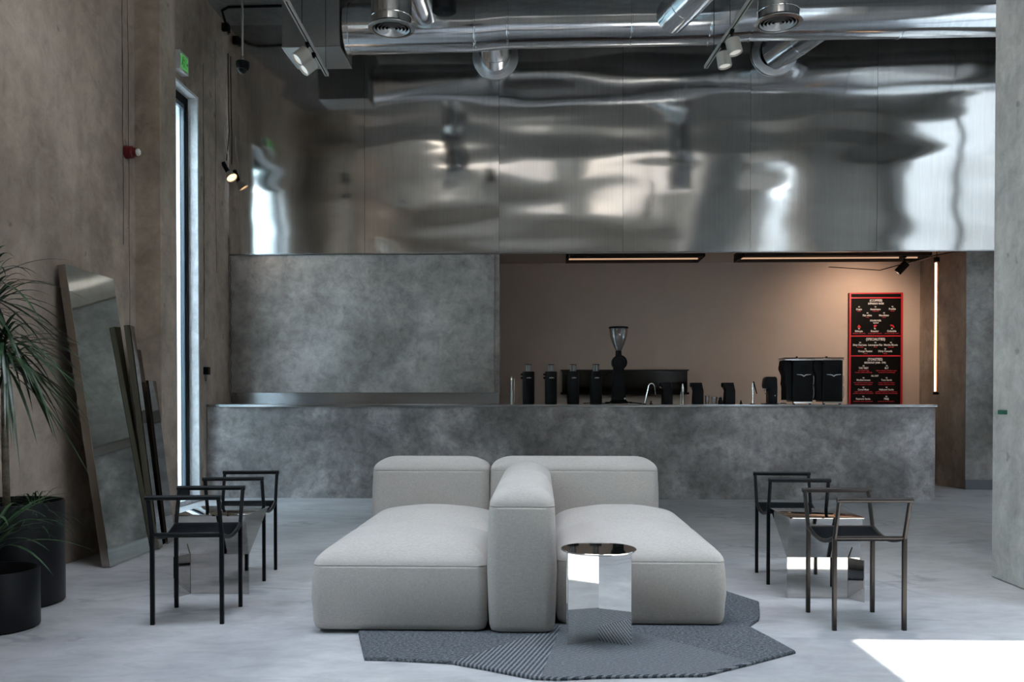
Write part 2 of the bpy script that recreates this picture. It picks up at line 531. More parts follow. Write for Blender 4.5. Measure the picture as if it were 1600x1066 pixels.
# concrete roof, kept pale to bounce light; two deep, unseen wells added to top-light the seating
ADDED_WELLS = ((-2.1, 0.3), (1.0, 3.4)); WY = (2.6, 5.0); ZR2 = ZC + 4.0
b = MB()
b.box(-4.2, 4.9, -2.8, WY[0], ZC, ZR2); b.box(-4.2, 4.9, WY[1], 5.8, ZC, ZR2)
xs = [-4.2, ADDED_WELLS[0][0], ADDED_WELLS[0][1], ADDED_WELLS[1][0], ADDED_WELLS[1][1], 4.9]
for k in (0, 2, 4): b.box(xs[k], xs[k + 1], WY[0], WY[1], ZC, ZR2)
struct(b.build('ceiling', 'rear'))
b = MB()
b.box(-4.2, 6.2, 5.8, 13.0, ZC, ZR2)
struct(b.build('ceiling_back', 'ceiling'))
# near left wall with a flush pier after it
b = MB()
b.box(-4.15, XC, 3.8, 6.90, 0, ZC); b.box(-3.75, XC, -2.8, 0.2, 0, ZC)
b.box(-3.75, XC, 0.2, 3.8, 4.6, ZC); b.box(-3.75, XC, 0.2, 3.8, 0, 2.4)
struct(b.build('wall_left', 'wall_warm'))
struct(MB().box(-4.15, XC - 0.006, 6.906, 7.01, 0, ZC).build('trim_1', 'wall_warm'))
struct(MB().box(-4.15, -3.0, 7.012, 7.318, 0, ZC).build('wall_left_pier', 'wall_warm', bevel=0.008))
# weathered formwork joints down the near wall and the far wall
def joint(x, y, za, zb, w, seed):
    b = MB(); n_ = 70; prev = None
    for k in range(n_ + 1):
        z = za + (zb - za) * k / n_
        o_ = 0.020 * noise.noise(Vector((seed, z * 1.3, 0))) + 0.008 * noise.noise(Vector((seed, z * 9, 3)))
        w_ = w * (0.35 + 1.1 * abs(noise.noise(Vector((seed + 9, z * 3.1, 1)))))
        r_ = [b.bm.verts.new(p) for p in ((x, y + o_ - w_, z), (x + 0.0025, y + o_, z), (x, y + o_ + w_, z))]
        if prev:
            b.bm.faces.new((prev[0], prev[1], r_[1], r_[0])); b.bm.faces.new((prev[1], prev[2], r_[2], r_[1]))
        prev = r_
    struct(b.build('trim_7', 'joint'))
M['joint'] = plain('dirty joint mortar', (0.055, 0.048, 0.042), 0.9)
joint(XC + 0.001, 6.79, 2.3, 5.65, 0.012, 1.0)
joint(XC + 0.001, 6.885, 0.0, 5.65, 0.006, 5.0)
joint(XL + 0.001, 10.02, 1.8, 4.9, 0.018, 8.0)
joint(XL + 0.001, 10.40, 2.6, 5.3, 0.008, 12.0)
# far left wall with the tall opening
b = MB()
b.box(-4.15, XL, 7.32, 8.30, 0, ZC); b.box(-4.15, XL, 9.87, 13.0, 0, ZC)
b.box(-4.15, XL, 8.30, 9.87, 4.47, ZC)
struct(b.build('wall_left_far', 'wall_warm'))
b = MB()
b.box(-4.14, XL + 0.004, 9.838, 9.868, 0.05, 4.44); b.box(-4.14, XL + 0.004, 8.302, 8.33, 0.05, 4.44)
b.box(-4.14, XL + 0.004, 8.302, 9.868, 4.44, 4.468); b.box(-4.14, XL + 0.05, 8.302, 9.868, 0.001, 0.05)
struct(b.build('trim_2', 'white_reveal'))
w = MB()
for a in ((9.775, 9.835), (8.335, 8.41)): w.box(-3.97, -3.90, *a, 0.055, 4.435)
w.box(-3.97, -3.90, 8.412, 9.773, 4.36, 4.435); w.box(-3.97, -3.90, 8.412, 9.773, 0.055, 0.15)
w = struct(w.build('window_1', M['black_matte']))
f = MB()
f.box(-3.95, -3.915, 9.752, 9.772, 0.152, 4.358); f.box(-3.95, -3.915, 8.412, 8.45, 0.152, 4.358); f.box(-3.95, -3.915, 8.452, 9.750, 4.31, 4.358)
f.build('window_frame', plain('grey blue sash', (0.09, 0.12, 0.15), 0.3), w)
MB().box(-3.940, -3.932, 8.452, 9.750, 0.152, 4.308).build('pane', M['glass'], w)

# rear wall, side wall and their glazing (all behind or beside the camera); unseen, windows placed to supply the daylight
b = MB()
b.box(XC, 6.2, -2.8, -2.6, 0, ZC)
struct(b.build('wall_rear', 'rear'))
b = MB()
for y in (0.2, 2.0, 3.73): b.box(-3.52, -3.45, y, y + 0.07, 2.4, 4.6)
b.box(-3.52, -3.45, 0.2, 3.8, 4.53, 4.6); b.box(-3.52, -3.45, 0.2, 3.8, 2.4, 2.47)
w2 = struct(b.build('window_2', M['black_matte']))  # unseen; set high to light the seating from above
MB().box(-3.49, -3.48, 0.22, 3.78, 2.42, 4.58).build('pane', M['glass'], w2)
XR = 4.70
b = MB()
b.box(XR, XR + 0.2, 4.156, 5.9, 0, ZC); b.box(XR, XR + 0.2, -2.6, 1.8, 0, ZC)
b.box(XR, XR + 0.2, 1.8, 4.156, 5.5, ZC); b.box(XR, XR + 0.2, 1.8, 4.156, 0, 0.04)
b.box(XR + 0.2, 6.2, 5.7, 5.9, 0, ZC)
b.box(6.0, 6.2, 5.9, 6.3, 0, ZC); b.box(6.0, 6.2, 10.2, 13.0, 0, ZC); b.box(6.0, 6.2, 6.3, 10.2, 5.4, ZC)
struct(b.build('wall_right', 'rear'))
b = MB()
for y in (1.8,): b.box(XR + 0.08, XR + 0.15, y, y + 0.07, 0.04, 5.5)
w3 = struct(b.build('window_3', M['black_matte']))
MB().box(XR + 0.11, XR + 0.12, 1.82, 4.15, 0.04, 5.5).build('pane', M['glass'], w3)
b = MB()
for y in (6.3, 8.2, 10.13): b.box(6.08, 6.15, y, y + 0.07, 0.02, 5.4)
w4 = struct(b.build('window_4', M['black_matte']))
MB().box(6.11, 6.12, 6.32, 10.18, 0.02, 5.4).build('pane', M['glass'], w4)
# unseen outside block, added to keep the sun off that second window
struct(MB().box(8.4, 12.0, 5.2, 17.0, -0.12, 12.5).build('light_block_outside', plain('light block grey', (0.16, 0.165, 0.17), 0.9)))
struct(MB().box(9.2, 12.0, -22.0, 5.1, -0.12, 9.0).build('light_block_outside', bpy.data.materials['light block grey']))  # unseen block, added to hide bright sky from the steel
struct(MB().box(-9.0, -7.4, -22.0, 16.0, -0.12, 7.5).build('light_block_outside', plain('light block pale blue', (0.27, 0.38, 0.42), 0.9)))  # unseen block, added to dim the left opening and give it its blue
# free pier in the foreground at the edge of the side bay
struct(MB().box(2.815, 3.45, 4.75, 5.68, 0, ZC).build('wall_right_pier', 'wall_cool', bevel=0.01))
# outside ground
struct(MB().box(-60, 60, -60, 60, -0.3, -0.13).build('ground', plain('outside paving', (0.42, 0.42, 0.40), 0.9)))

# service alcove behind the counter
struct(MB().box(-3.79, 6.0, 12.707, 12.95, 0, 3.2).build('wall_back', 'alcove'))
struct(MB().box(-3.79, 5.99, 10.86, 12.70, 3.05, 3.2).build('ceiling_alcove', 'alcove'))
struct(MB().box(5.29, 5.99, 11.345, 12.70, 0, 3.048).build('wall_alcove', 'wall_warm'))
struct(MB().box(5.29, 5.99, 11.335, 11.345, 0, 3.048).build('wall_alcove_end', 'panel'))
struct(MB().box(5.29, 5.99, 11.326, 11.334, 0.0, 0.12).build('baseboard_back', plain('worn grey skirting', (0.16, 0.17, 0.18), 0.7)))

# ---- sheet-steel wall above: six wavy sheets in one skin
random.seed(4)
bm = MB()
seams = [-3.79, -2.129, -0.501, 0.982, 2.498, 3.992, 5.5, 5.99]
z0, z1 = 2.893, 5.655
for si in range(7):
    xa, xb = seams[si] + 0.0015, seams[si + 1] - 0.0015
    nx, nz = 34, 110
    off = Vector((si * 3.1, 0, si * 1.7))
    grid = []
    for i in range(nx + 1):
        rowv = []
        u = i / nx
        x = xa + (xb - xa) * u
        for k in range(nz + 1):
            v = k / nz
            z = z0 + (z1 - z0) * v
            edge = min(1, min(u, 1 - u) * 14)
            damp = min(1, (1 - v) * 3.0 + 0.25)
            lo = (v < 0.6) * 0.25 + 0.75
            h = 0.0110 * noise.noise(Vector((x * 0.50 + 5, z * 1.6, 1.3)))
            h += 0.0085 * noise.noise(Vector((x * 0.8, z * 3.6, 7.7)))
            h += 0.0012 * noise.noise(Vector((x * 2.0, z * 5.0, 2.2)) + off)
            h *= damp
            rowv.append(bm.bm.verts.new((x, YS - 0.012 + h, z)))
        grid.append(rowv)
    for i in range(nx):
        for k in range(nz):
            fc = bm.bm.faces.new((grid[i][k], grid[i + 1][k], grid[i + 1][k + 1], grid[i][k + 1]))
            fc.smooth = True
steel = bm.build('wall_back_steel', 'steel_wall', sharp=80)
MB().box(-3.79, 5.99, YS + 0.012, YS + 0.05, z0, z1).build('backing', 'black_matte', steel)
struct(steel)
b = MB(); b.box(-3.79, 5.99, YS - 0.018, YS + 0.03, 2.878, 2.892)
struct(b.build('trim_3', 'worktop'))
# raw plaster panel under the steel
b = MB()
b.box(-3.795, -0.56, YS - 0.01, YS + 0.22, 1.205, 2.872, bev=0.006)
struct(b.build('wall_plaster_panel', 'panel'))
b = MB()
b.box(-0.56, -0.50, YS + 0.02, YS + 0.22, 1.205, 2.872)
struct(b.build('trim_4', 'panel'))
struct(MB().box(-3.79, -0.505, YS + 0.06, YS + 0.09, 1.066, 1.204).build('trim_5', 'worktop'))

# ================================================================== COUNTER
t = thing('bar_counter', 'long grey plastered bar counter with a thin dark steel worktop', 'counter', (0.3, YC, 0))
def par(o, p):      # keep world coordinates while parenting to a placed empty
    o.parent = p; o.matrix_parent_inverse = Matrix.Translation(-Vector(p.location)); return o
par(MB().box(-3.79, 4.37, YC, 10.80, 0.001, 1.035).build('counter_body', 'counter'), t)
par(MB().box(-3.795, 4.385, YC - 0.02, 11.0, 1.036, 1.063, bev=0.003).build('worktop', 'worktop'), t)
ZT = 1.0635

# ================================================================== SOFA
def rr_loop(hx, hy, r, z, n=10):
    r = max(0.004, min(r, hx - 0.001, hy - 0.001))
    pts = []
    for cx, cy, a0 in ((hx - r, hy - r, 0), (-hx + r, hy - r, 90), (-hx + r, -hy + r, 180), (hx - r, -hy + r, 270)):
        for k in range(n + 1):
            a = R(a0 + 90 * k / n)
            pts.append((cx + r * math.cos(a), cy + r * math.sin(a), z))
    return pts
def cushion(name, x0, x1, y0, y1, H, h1, T, parent, r=0.055, p=2.3, q=0.62):
    hx, hy = (x1 - x0) / 2, (y1 - y0) / 2
    loops = []
    for z, ins in ((0.018, 0.02), (0.022, 0.008), (0.05, 0.0), (0.12, -0.004), (h1 * 0.5, -0.009), (h1 * 0.8, -0.005), (h1 - 0.012, 0.0), (h1 - 0.002, 0.001), (h1, 0.0052), (h1 + 0.002, 0.001)):
        loops.append(rr_loop(hx - ins, hy - ins, r, z))
    N = 18
    for k in range(1, N + 1):
        s = (k / N) ** 1.5
        tt = T * s
        g = (1 - (1 - s) ** p) ** q
        loops.append(rr_loop(hx - tt, hy - tt, r + tt * 0.8, h1 + (H - h1 - 0.006) * g))
    mb = MB()
    rx, ry = hx - T, hy - T
    if min(rx, ry) > 0.03:
        for f in (0.66, 0.33, 0.08):
            loops.append(rr_loop(rx * f, ry * f, (r + T * 0.8) * f, H - 0.006 * f * f))
    mb.rings(loops)
    o = mb.build(name, 'fabric', None, sharp=60)
    for v in o.data.vertices: v.co += Vector(((x0 + x1) / 2, (y0 + y1) / 2, 0)) - Vector(parent.location)
    o.parent = parent
    return o
sofa = thing('modular_sofa', 'pale grey fabric modular sofa, two low seats back to back in the middle', 'sofa', (0.0, 5.0, 0.0))
cushion('seat', -1.085, -0.252, 4.19, 5.03, 0.462, 0.322, 0.33, sofa, p=2.0, q=0.58)
cushion('seat', -1.085, -0.252, 5.04, 5.88, 0.462, 0.322, 0.33, sofa, p=2.0, q=0.58)
cushion('seat', 0.078, 0.895, 4.34, 5.17, 0.462, 0.322, 0.33, sofa, p=2.0, q=0.58)
cushion('seat', 0.078, 0.895, 5.18, 5.90, 0.462, 0.322, 0.33, sofa, p=2.0, q=0.58)
cushion('backrest', -0.243, 0.067, 4.165, 5.02, 0.715, 0.605, 0.15, sofa, p=2.0, q=0.50)
cushion('backrest', -0.243, 0.067, 5.03, 5.88, 0.715, 0.605, 0.15, sofa, p=2.0, q=0.50)
cushion('backrest', -1.115, -0.345, 5.89, 6.20, 0.735, 0.64, 0.15, sofa, p=2.0, q=0.50)
cushion('backrest', -0.335, 0.775, 5.91, 6.22, 0.735, 0.64, 0.15, sofa, p=2.0, q=0.50)

# ================================================================== RUG
outline = [(-0.86, 4.19), (-0.745, 3.757), (-0.618, 3.751), (-0.37, 3.713), (-0.22, 3.63), (-0.099, 3.557), (-0.027, 3.515), (0.069, 3.505), (0.227, 3.535), (0.65, 3.573), (0.88, 3.745), (1.109, 3.922),
           (1.06, 4.14), (1.005, 4.358), (1.09, 4.50), (1.114, 4.58), (1.184, 4.884), (1.06, 5.156), (0.9, 5.45), (0.4, 5.6), (-0.3, 5.5), (-0.8, 5.1), (-0.93, 4.6)]
b = MB()
def inset(pts, d):
    cx = sum(p[0] for p in pts) / len(pts); cy = sum(p[1] for p in pts) / len(pts)
    return [(p[0] + (cx - p[0]) * d, p[1] + (cy - p[1]) * d) for p in pts]
b.rings([[(x, y, 0.001) for x, y in outline], [(x, y, 0.010) for x, y in outline], [(x, y, 0.0155) for x, y in inset(outline, 0.006)]], smooth=False)
tag(b.build('area_rug', 'rug'), 'blue grey area rug with an irregular cut outline and tufted line pattern under the sofa', 'rug')

# ================================================================== ROUND SIDE TABLE
ZR = 0.0158
t = thing('round_side_table', 'round polished steel side table on crossed sheets standing on the rug', 'side table', (0.262, 4.05, ZR))
MB().lathe([(0.168, 0.412), (0.170, 0.414), (0.170, 0.418), (0.168, 0.420)], seg=64).build('tabletop', 'polished', t)
for a in (R(28), R(152)):
    mt = Matrix.Rotation(a, 4, 'Z')
    MB().box(-0.160, 0.160, -0.003, 0.003, 0, 0.411, mat=mt).build('base_panel', 'polished', t)

# ================================================================== SQUARE SIDE TABLES
def square_table(label, loc, flip, rz=0):
    t = thing('square_side_table', label, 'side table', loc, rz, 'square mirror-polished tables between pairs of black chairs')
    s = -1 if flip else 1
    MB().box(-0.205, 0.205, -0.055, 0.37, 0.452, 0.460, bev=0.001).build('tabletop', 'polished_dark', t)
    # upper body: wedge folding from the mid line out to the top plate
    MB().prism([(-0.2, 0.0, 0.23), (-0.2, -0.05, 0.451), (-0.2, 0.36, 0.451), (-0.2, 0.012, 0.23)], (0, 0, 0), (0.4, 0, 0)).build('folded_body', 'polished_dark', t)
    MB().box(-0.2, 0.2, 0.0, 0.008, 0, 0.229).build('base_panel', 'polished_dark', t)
    a = R(-62) * s
    mt = Matrix.Translation((0.19 * s, -0.10, 0)) @ Matrix.Rotation(a + (PI if False else 0), 4, 'Z')
    L0, L1 = (-0.11, 0) if not flip else (0, 0.11)
    MB().box(L0, L1, -0.003, 0.003, 0, 0.229, mat=mt).build('side_panel', 'polished_dark', t)
    return t
square_table('square mirror-polished side table between the two black chairs by the leaning mirrors', (-1.86, 5.035, 0), True)
square_table('square mirror-polished side table between the two black chairs near the sunlit floor patch', (1.575, 5.035, 0), False)

# ================================================================== CHAIRS
def make_chair(frame_m, label):
    t = thing('low_back_chair', label, 'chair', group='black metal chairs with a sling seat')
    hx, hy, zs, zt = 0.168, 0.185, 0.445, 0.632
    for sy in (-1, 1):
        for sx in (-1, 1):
            MB().box(sx * hx - 0.010, sx * hx + 0.010, sy * hy - 0.010, sy * hy + 0.010, 0, zs, bev=0.003).build('leg', frame_m, t)
            MB().tube([(sx * hx, sy * hy, zs - 0.004), (sx * hx, sy * (hy + 0.058), zt)], 0.0105, 12).build('armrest_post', frame_m, t)
        MB().tube([(-hx - 0.012, sy * (hy + 0.060), zt), (hx + 0.012, sy * (hy + 0.060), zt)], 0.0125, 14).build('armrest', frame_m, t)
        MB().tube([(-hx, sy * hy, zs), (hx, sy * hy, zs)], 0.009, 10).build('seat_rail', frame_m, t)
    def sag(u): return zs - 0.038 * 4 * u * (1 - u) + 0.002
    for sx in (-1, 1):
        pts = [(sx * hx, -hy + 2 * hy * k / 16, sag(k / 16)) for k in range(17)]
        MB().tube(pts, 0.0105, 10).build('seat_side_rail', frame_m, t)
    b = MB()
    g = [[b.bm.verts.new((-hx + 0.008 + (2 * hx - 0.016) * i / 4, -hy + 2 * hy * k / 20, sag(k / 20) + 0.003)) for i in range(5)] for k in range(21)]
    for k in range(20):
        for i in range(4):
            f = b.bm.faces.new((g[k][i], g[k][i + 1], g[k + 1][i + 1], g[k + 1][i])); f.smooth = True
    o = b.build('seat', 'black_mesh', t, sharp=60)
    md = o.modifiers.new('thick', 'SOLIDIFY'); md.thickness = 0.006
    return t
ch = make_chair(M['black_metal'], '')
place(ch, (-1.755, 4.53, 0), 'black metal sling chair in front of its polished table, nearest the black planters', R(5))
c2 = copy_tree(ch)
place(c2, (-1.875, 5.575, 0), 'black metal sling chair behind the polished table near the leaning mirrors, closer to the bar', R(6))
c3 = copy_tree(ch)
place(c3, (1.542, 5.585, 0), 'black metal sling chair behind the polished table on the sunlit side, closer to the bar', R(-3))
c4 = make_chair(M['bronze_and_sheen'], '')  # black chair; light sheen put into the frame colour
place(c4, (1.567, 4.52, 0), 'black metal sling chair with bronze sheen painted in, in front of its table, nearest the sunlit floor patch', R(2.4))

# ================================================================== LEANING MIRRORS
def leaning(name, label, p0, p1, height, top_off, thick, front, edge, cat='mirror', group=None):
    """box leaning on the left wall: bottom front edge from p0 to p1, top shifted by top_off in x"""
    p0, p1 = Vector((*p0, 0)), Vector((*p1, 0))
    u = (p1 - p0).normalized()
    wdt = (p1 - p0).length
    up = Vector((top_off, 0, height)); up = (up - u * up.dot(u)); Lh = up.length; up.normalize()
    n = u.cross(up).normalized()
    if n.x < 0: n = -n
    t = thing(name, label, cat, p0, 0, group)
    def slab(a0, a1, d0, d1, h0, h1_):
        b = MB()
        c = [u * a + up * h - n * d for a in (a0, a1) for d in (d0, d1) for h in (h0, h1_)]
        vs = [b.bm.verts.new(q) for q in c]
        for q in ((0, 1, 3, 2), (4, 6, 7, 5), (0, 4, 5, 1), (2, 3, 7, 6), (0, 2, 6, 4), (1, 5, 7, 3)): b.bm.faces.new([vs[i] for i in q])
        return b
    dz = thick * abs(n.z) / max(0.2, up.z) + 0.002
    slab(0, wdt, 0.006, thick, dz, Lh).build('backing_box', edge, t)
    slab(0.002, wdt - 0.002, 0, 0.0055, 0.004, Lh - 0.003).build('mirror_face', front, t)
    return t
leaning('leaning_mirror', 'largest leaning mirror, tall box-edged sheet propped against the concrete wall', (-2.832, 5.80), (-2.85, 6.50), 2.0, -0.285, 0.055, M['mirror'], M['mirror_edge'], group='mirrors leaning on the concrete wall')
leaning('leaning_mirror', 'narrow olive-toned mirror slab leaning just past the largest mirror', (-2.815, 6.52), (-2.84, 6.64), 1.66, -0.20, 0.045, M['bronze_mirror'], plain('olive metal edge', (0.16, 0.15, 0.11), 0.3, 0.6), group='mirrors leaning on the concrete wall')
leaning('leaning_mirror', 'dark bronze mirror panel, the middle in height of the three dark sheets', (-2.875, 6.665), (-2.90, 6.90), 1.50, -0.21, 0.02, M['bronze_mirror'], M['mirror_edge'], group='mirrors leaning on the concrete wall')
leaning('leaning_mirror', 'lowest dark bronze mirror panel, leaning beside the concrete pier', (-2.860, 6.78), (-2.895, 7.0), 1.26, -0.14, 0.02, M['bronze_mirror'], M['mirror_edge'], group='mirrors leaning on the concrete wall')

# ================================================================== PLANTS
random.seed(11)
def foliage(name, centre, n, L, wdt, droop, emin, emax, parent, origin, xmin=-3.17, spread=0.03, amin=0, amax=360):
    b = MB()
    c0 = Vector(centre) - Vector(origin)
    for k in range(n):
        az = R(random.uniform(amin, amax)); el = R(random.uniform(emin, emax))
        l = L * random.uniform(0.75, 1.12); w_ = wdt * random.uniform(0.8, 1.15)
        dr = droop * random.uniform(0.7, 1.3)
        d = Vector((math.cos(az) * math.cos(el), math.sin(az) * math.cos(el), math.sin(el)))
        side = Vector((-math.sin(az), math.cos(az), 0))
        st = c0 + Vector((random.uniform(-1, 1) * spread * .5, random.uniform(-1, 1) * spread * .5, random.uniform(-1, 1) * spread * 2))
        S = 9
        prev = None
        twist = random.uniform(-0.5, 0.5)
        for i in range(S + 1):
            s = i / S
            p = st + d * (l * s) + Vector((0, 0, -dr * l * s * s))
            p += side * (twist * 0.12 * l * s * s)
            if p.x + origin[0] < xmin: p.x = xmin - origin[0] + 0.01 * (s)
            ww = w_ * (0.45 + 1.1 * s if s < 0.4 else 0.89 * (1 - ((s - 0.4) / 0.6) ** 1.6) + 0.02) * 0.5
            cr = b.bm.verts.new(p + Vector((0, 0, -ww * 0.35)))
            a_ = b.bm.verts.new(p + side * ww); c_ = b.bm.verts.new(p - side * ww)
            if prev:
                for q in ((prev[0], prev[1], cr, a_), (prev[1], prev[2], c_, cr)):
                    f = b.bm.faces.new(q); f.smooth = True
            prev = (a_, cr, c_)
    bmesh.ops.recalc_face_normals(b.bm, faces=b.bm.faces)
    return b.build(name, 'leaf', parent, sharp=80)
def planter(t, r, h):
    MB().lathe([(r - 0.01, 0), (r, 0.01), (r, h - 0.004), (r - 0.003, h), (r - 0.010, h), (r - 0.012, h - 0.004), (r - 0.012, h - 0.10)], seg=72, caps=(True, False)).build('pot', 'pot', t, sharp=50)
    MB().lathe([(r - 0.014, h - 0.10), (r * 0.5, h - 0.085), (0.01, h - 0.08)], seg=40, caps=(False, True)).build('soil', 'soil', t)
ob = (-2.905, 4.78, 0)
t = thing('potted_dracaena', 'tall two-headed dracaena in a large black cylinder pot by the wall', 'plant', ob)
planter(t, 0.285, 0.555)
def trunk(pts, r0, r1):
    P = []; rs = []
    for k in range(41):
        s = k / 40 * (len(pts) - 1); i = min(int(s), len(pts) - 2); f_ = s - i
        p = Vector(pts[i]).lerp(Vector(pts[i + 1]), f_)
        P.append(p - Vector(ob)); rs.append((r0 + (r1 - r0) * k / 40) * (1.0 + 0.07 * ((k * 2) % 5 == 0)))
    return MB().tube(P, rs, 14).build('trunk', 'bark', t, sharp=70)
trunk([(-2.92, 4.70, 0.46), (-2.955, 4.73, 0.95), (-3.02, 4.80, 1.62)], 0.019, 0.016)
trunk([(-2.855, 4.70, 0.46), (-2.852, 4.68, 0.9), (-2.85, 4.68, 1.33)], 0.019, 0.016)
foliage('foliage', (-3.02, 4.80, 1.66), 120, 0.56, 0.022, 0.55, -25, 80, t, ob, spread=0.05)
foliage('foliage', (-2.85, 4.68, 1.36), 120, 0.50, 0.022, 0.60, -35, 65, t, ob, spread=0.05)
foliage('undergrowth', (-2.72, 4.72, 0.47), 60, 0.30, 0.012, 0.7, 25, 80, t, ob, spread=0.04)
os_ = (-2.66, 4.26, 0)
t = thing('potted_plant', 'low black planter in front of the tall one with arching leaves', 'plant', os_)
planter(t, 0.205, 0.285)
foliage('foliage', (-2.66, 4.26, 0.42), 34, 0.50, 0.024, 0.5, 20, 75, t, os_, xmin=-3.1, spread=0.03)
MB().tube([(0, 0, 0.18), (0.005, 0, 0.42)], 0.018, 10).build('trunk', 'bark', t)

# ================================================================== DUCTWORK
def ellipse_tube(mb, p0, p1, r, seg=40, caps=(True, True), nl=1):
    p0, p1 = Vector(p0), Vector(p1)
    d = (p1 - p0).normalized()
    upv = Vector((0, 0, 1)) if abs(d.z) < 0.9 else Vector((1, 0, 0))
    a = d.cross(upv).normalized(); c = a.cross(d)
    mb.rings([[p0.lerp(p1, k / nl) + (a * math.cos(t_) + c * math.sin(t_)) * r for t_ in (2 * PI * i / seg for i in range(seg))] for k in range(nl + 1)], *caps)
    return mb
duct = thing('round_duct', 'long round galvanised steel air duct running under the ceiling', 'duct', (0, 9.9, 5.25))
def dpart(mb, name, m='duct', parent=None):
    o = mb.build(name, m, parent or duct, sharp=50); o.matrix_parent_inverse = Matrix.Translation((0, -9.9, -5.25)) if parent is None else Matrix(); return o
DR = 0.265
path = [(-2.15, 9.93, 5.222), (-0.74, 9.93, 5.235), (-0.38, 9.93, 5.265), (1.02, 9.92, 5.27), (1.85, 9.92, 5.275), (2.25, 9.91, 5.31), (5.9, 9.9, 5.325)]
mb = MB()
rings_ = []
for i, p in enumerate(path):
    p = Vector(p)
    rings_.append([p + Vector((0, math.cos(t_), math.sin(t_))) * DR for t_ in (2 * PI * k / 64 for k in range(64))])
mb.rings(rings_)
dpart(mb, 'duct_pipe')
for x, z in ((-2.10, 5.222), (-0.72, 5.235), (-0.36, 5.266), (0.98, 5.27), (1.83, 5.275), (2.28, 5.31), (3.9, 5.317), (5.2, 5.32)):
    y = 9.92
    dpart(MB().lathe([(DR, -0.012), (DR + 0.007, -0.008), (DR + 0.007, 0.004), (DR, 0.008)], (x, y, z), 64, 'X', caps=(False, False)), 'seam_band')
# stubs to the steel wall, each with a flange
for p0, p1, cx, cz in (((-0.545, 10.80, 5.20), (-0.52, 9.95, 5.27), -0.545, 5.235), ((2.775, 10.80, 5.215), (3.28, 9.95, 5.40), 2.775, 5.245)):
    dpart(ellipse_tube(MB(), p0, p1, 0.195), 'branch_pipe')
    dpart(MB().lathe([(0.190, -0.020), (0.205, -0.014), (0.270, -0.010), (0.275, -0.006), (0.275, 0.012)], (cx, 10.782, cz - 0.005), 56, 'Y', caps=(False, False)), 'flange', M['flange'])
    q = Vector(p0).lerp(Vector(p1), 0.38); d = (Vector(p1) - Vector(p0)).normalized() * 0.006
    dpart(ellipse_tube(MB(), q - d, q + d, 0.199), 'seam_band')
# branches towards the camera, feeding the two diffusers
dpart(ellipse_tube(MB(), (1.40, 9.74, 5.23), (2.02, 8.15, 5.42), 0.185), 'branch_pipe')
q = Vector((1.40, 9.74, 5.23)).lerp(Vector((2.02, 8.15, 5.42)), 0.17)
dpart(ellipse_tube(MB(), q, q + Vector((0.57, -1.59, 0.2)).normalized() * 0.012, 0.190), 'seam_band')
dpart(ellipse_tube(MB(), (-1.25, 9.74, 5.29), (-1.33, 8.15, 5.36), 0.15), 'branch_pipe')
# box plenum at the left end
t = thing('square_duct', 'square sheet metal duct box dropping from the ceiling at the pipe end', 'duct', (-2.49, 10.02, 4.94))
MB().box(-0.32, 0.31, -0.32, 0.32, 0, 0.70, bev=0.004).build('duct_body', 'box_steel', t)
b = MB()
b.box(-0.326, 0.316, -0.326, -0.3205, 0.002, 0.012); b.box(0.3105, 0.316, -0.32, 0.326, 0.002, 0.012); b.box(-0.326, -0.3205, -0.32, 0.326, 0.002, 0.012)
b.build('edge_strip', 'chrome', t)

def diffuser(label, x, y, z, top):
    t = thing('ceiling_diffuser', label, 'air diffuser', (x, y, z), group='round ceiling air diffusers')
    r = 0.178
    MB().lathe([(r, 0.02), (r, top)], seg=48, caps=(False, True)).build('drop_pipe', 'duct', t)
    MB().lathe([(r + 0.003, 0.105), (r + 0.006, 0.10), (r + 0.003, 0.095)], seg=48, caps=(False, False)).build('seam_band', 'chrome', t)
    MB().lathe([(r - 0.006, 0.03), (r - 0.008, 0.0), (0.206, 0.004), (0.209, 0.010), (0.19, 0.028), (r + 0.001, 0.036)], seg=56, caps=(False, False)).build('flange', M['duct_dark'], t)
    b = MB()
    for k in range(5):
        rr = 0.150 - k * 0.031
        b.lathe([(rr, 0.016), (rr + 0.008, 0.0), (rr + 0.011, 0.0), (rr + 0.003, 0.017), (rr, 0.016)], seg=44, caps=(False, False))
    b.lathe([(0.012, 0.05), (0.016, 0.01), (0.001, 0.004)], seg=20)
    b.build('louvre', 'flange', t)
    MB().lathe([(r - 0.008, 0.075), (0.01, 0.076)], seg=32, caps=(False, True)).build('inner_plate', 'black_matte', t)
    return t
diffuser('longer round steel air diffuser hanging below the duct, near the leaning-mirror side', -1.33, 8.0, 4.415, 1.05)
diffuser('shorter round steel air diffuser hanging above the coffee grinder side, near the second track', 2.087, 8.0, 4.42, 1.18)
# short dark cylinder lamp
t = thing('cylinder_downlight', 'large black cylinder downlight hanging at the top edge beside the diffuser', 'ceiling lamp', (-0.806, 7.5, 4.345))
MB().lathe([(0.088, 0.0), (0.100, 0.006), (0.102, 0.02), (0.102, 0.30), (0.09, 0.32)], seg=40).build('lamp_body', 'black_matte', t)
MB().tube([(0, 0, 0.32), (0, 0, ZC - 4.345)], 0.012, 10).build('stem', 'black_matte', t)
MB().lathe([(0.012, -0.004), (0.012, 0.002)], seg=12).build('sensor', 'black_gloss', t)

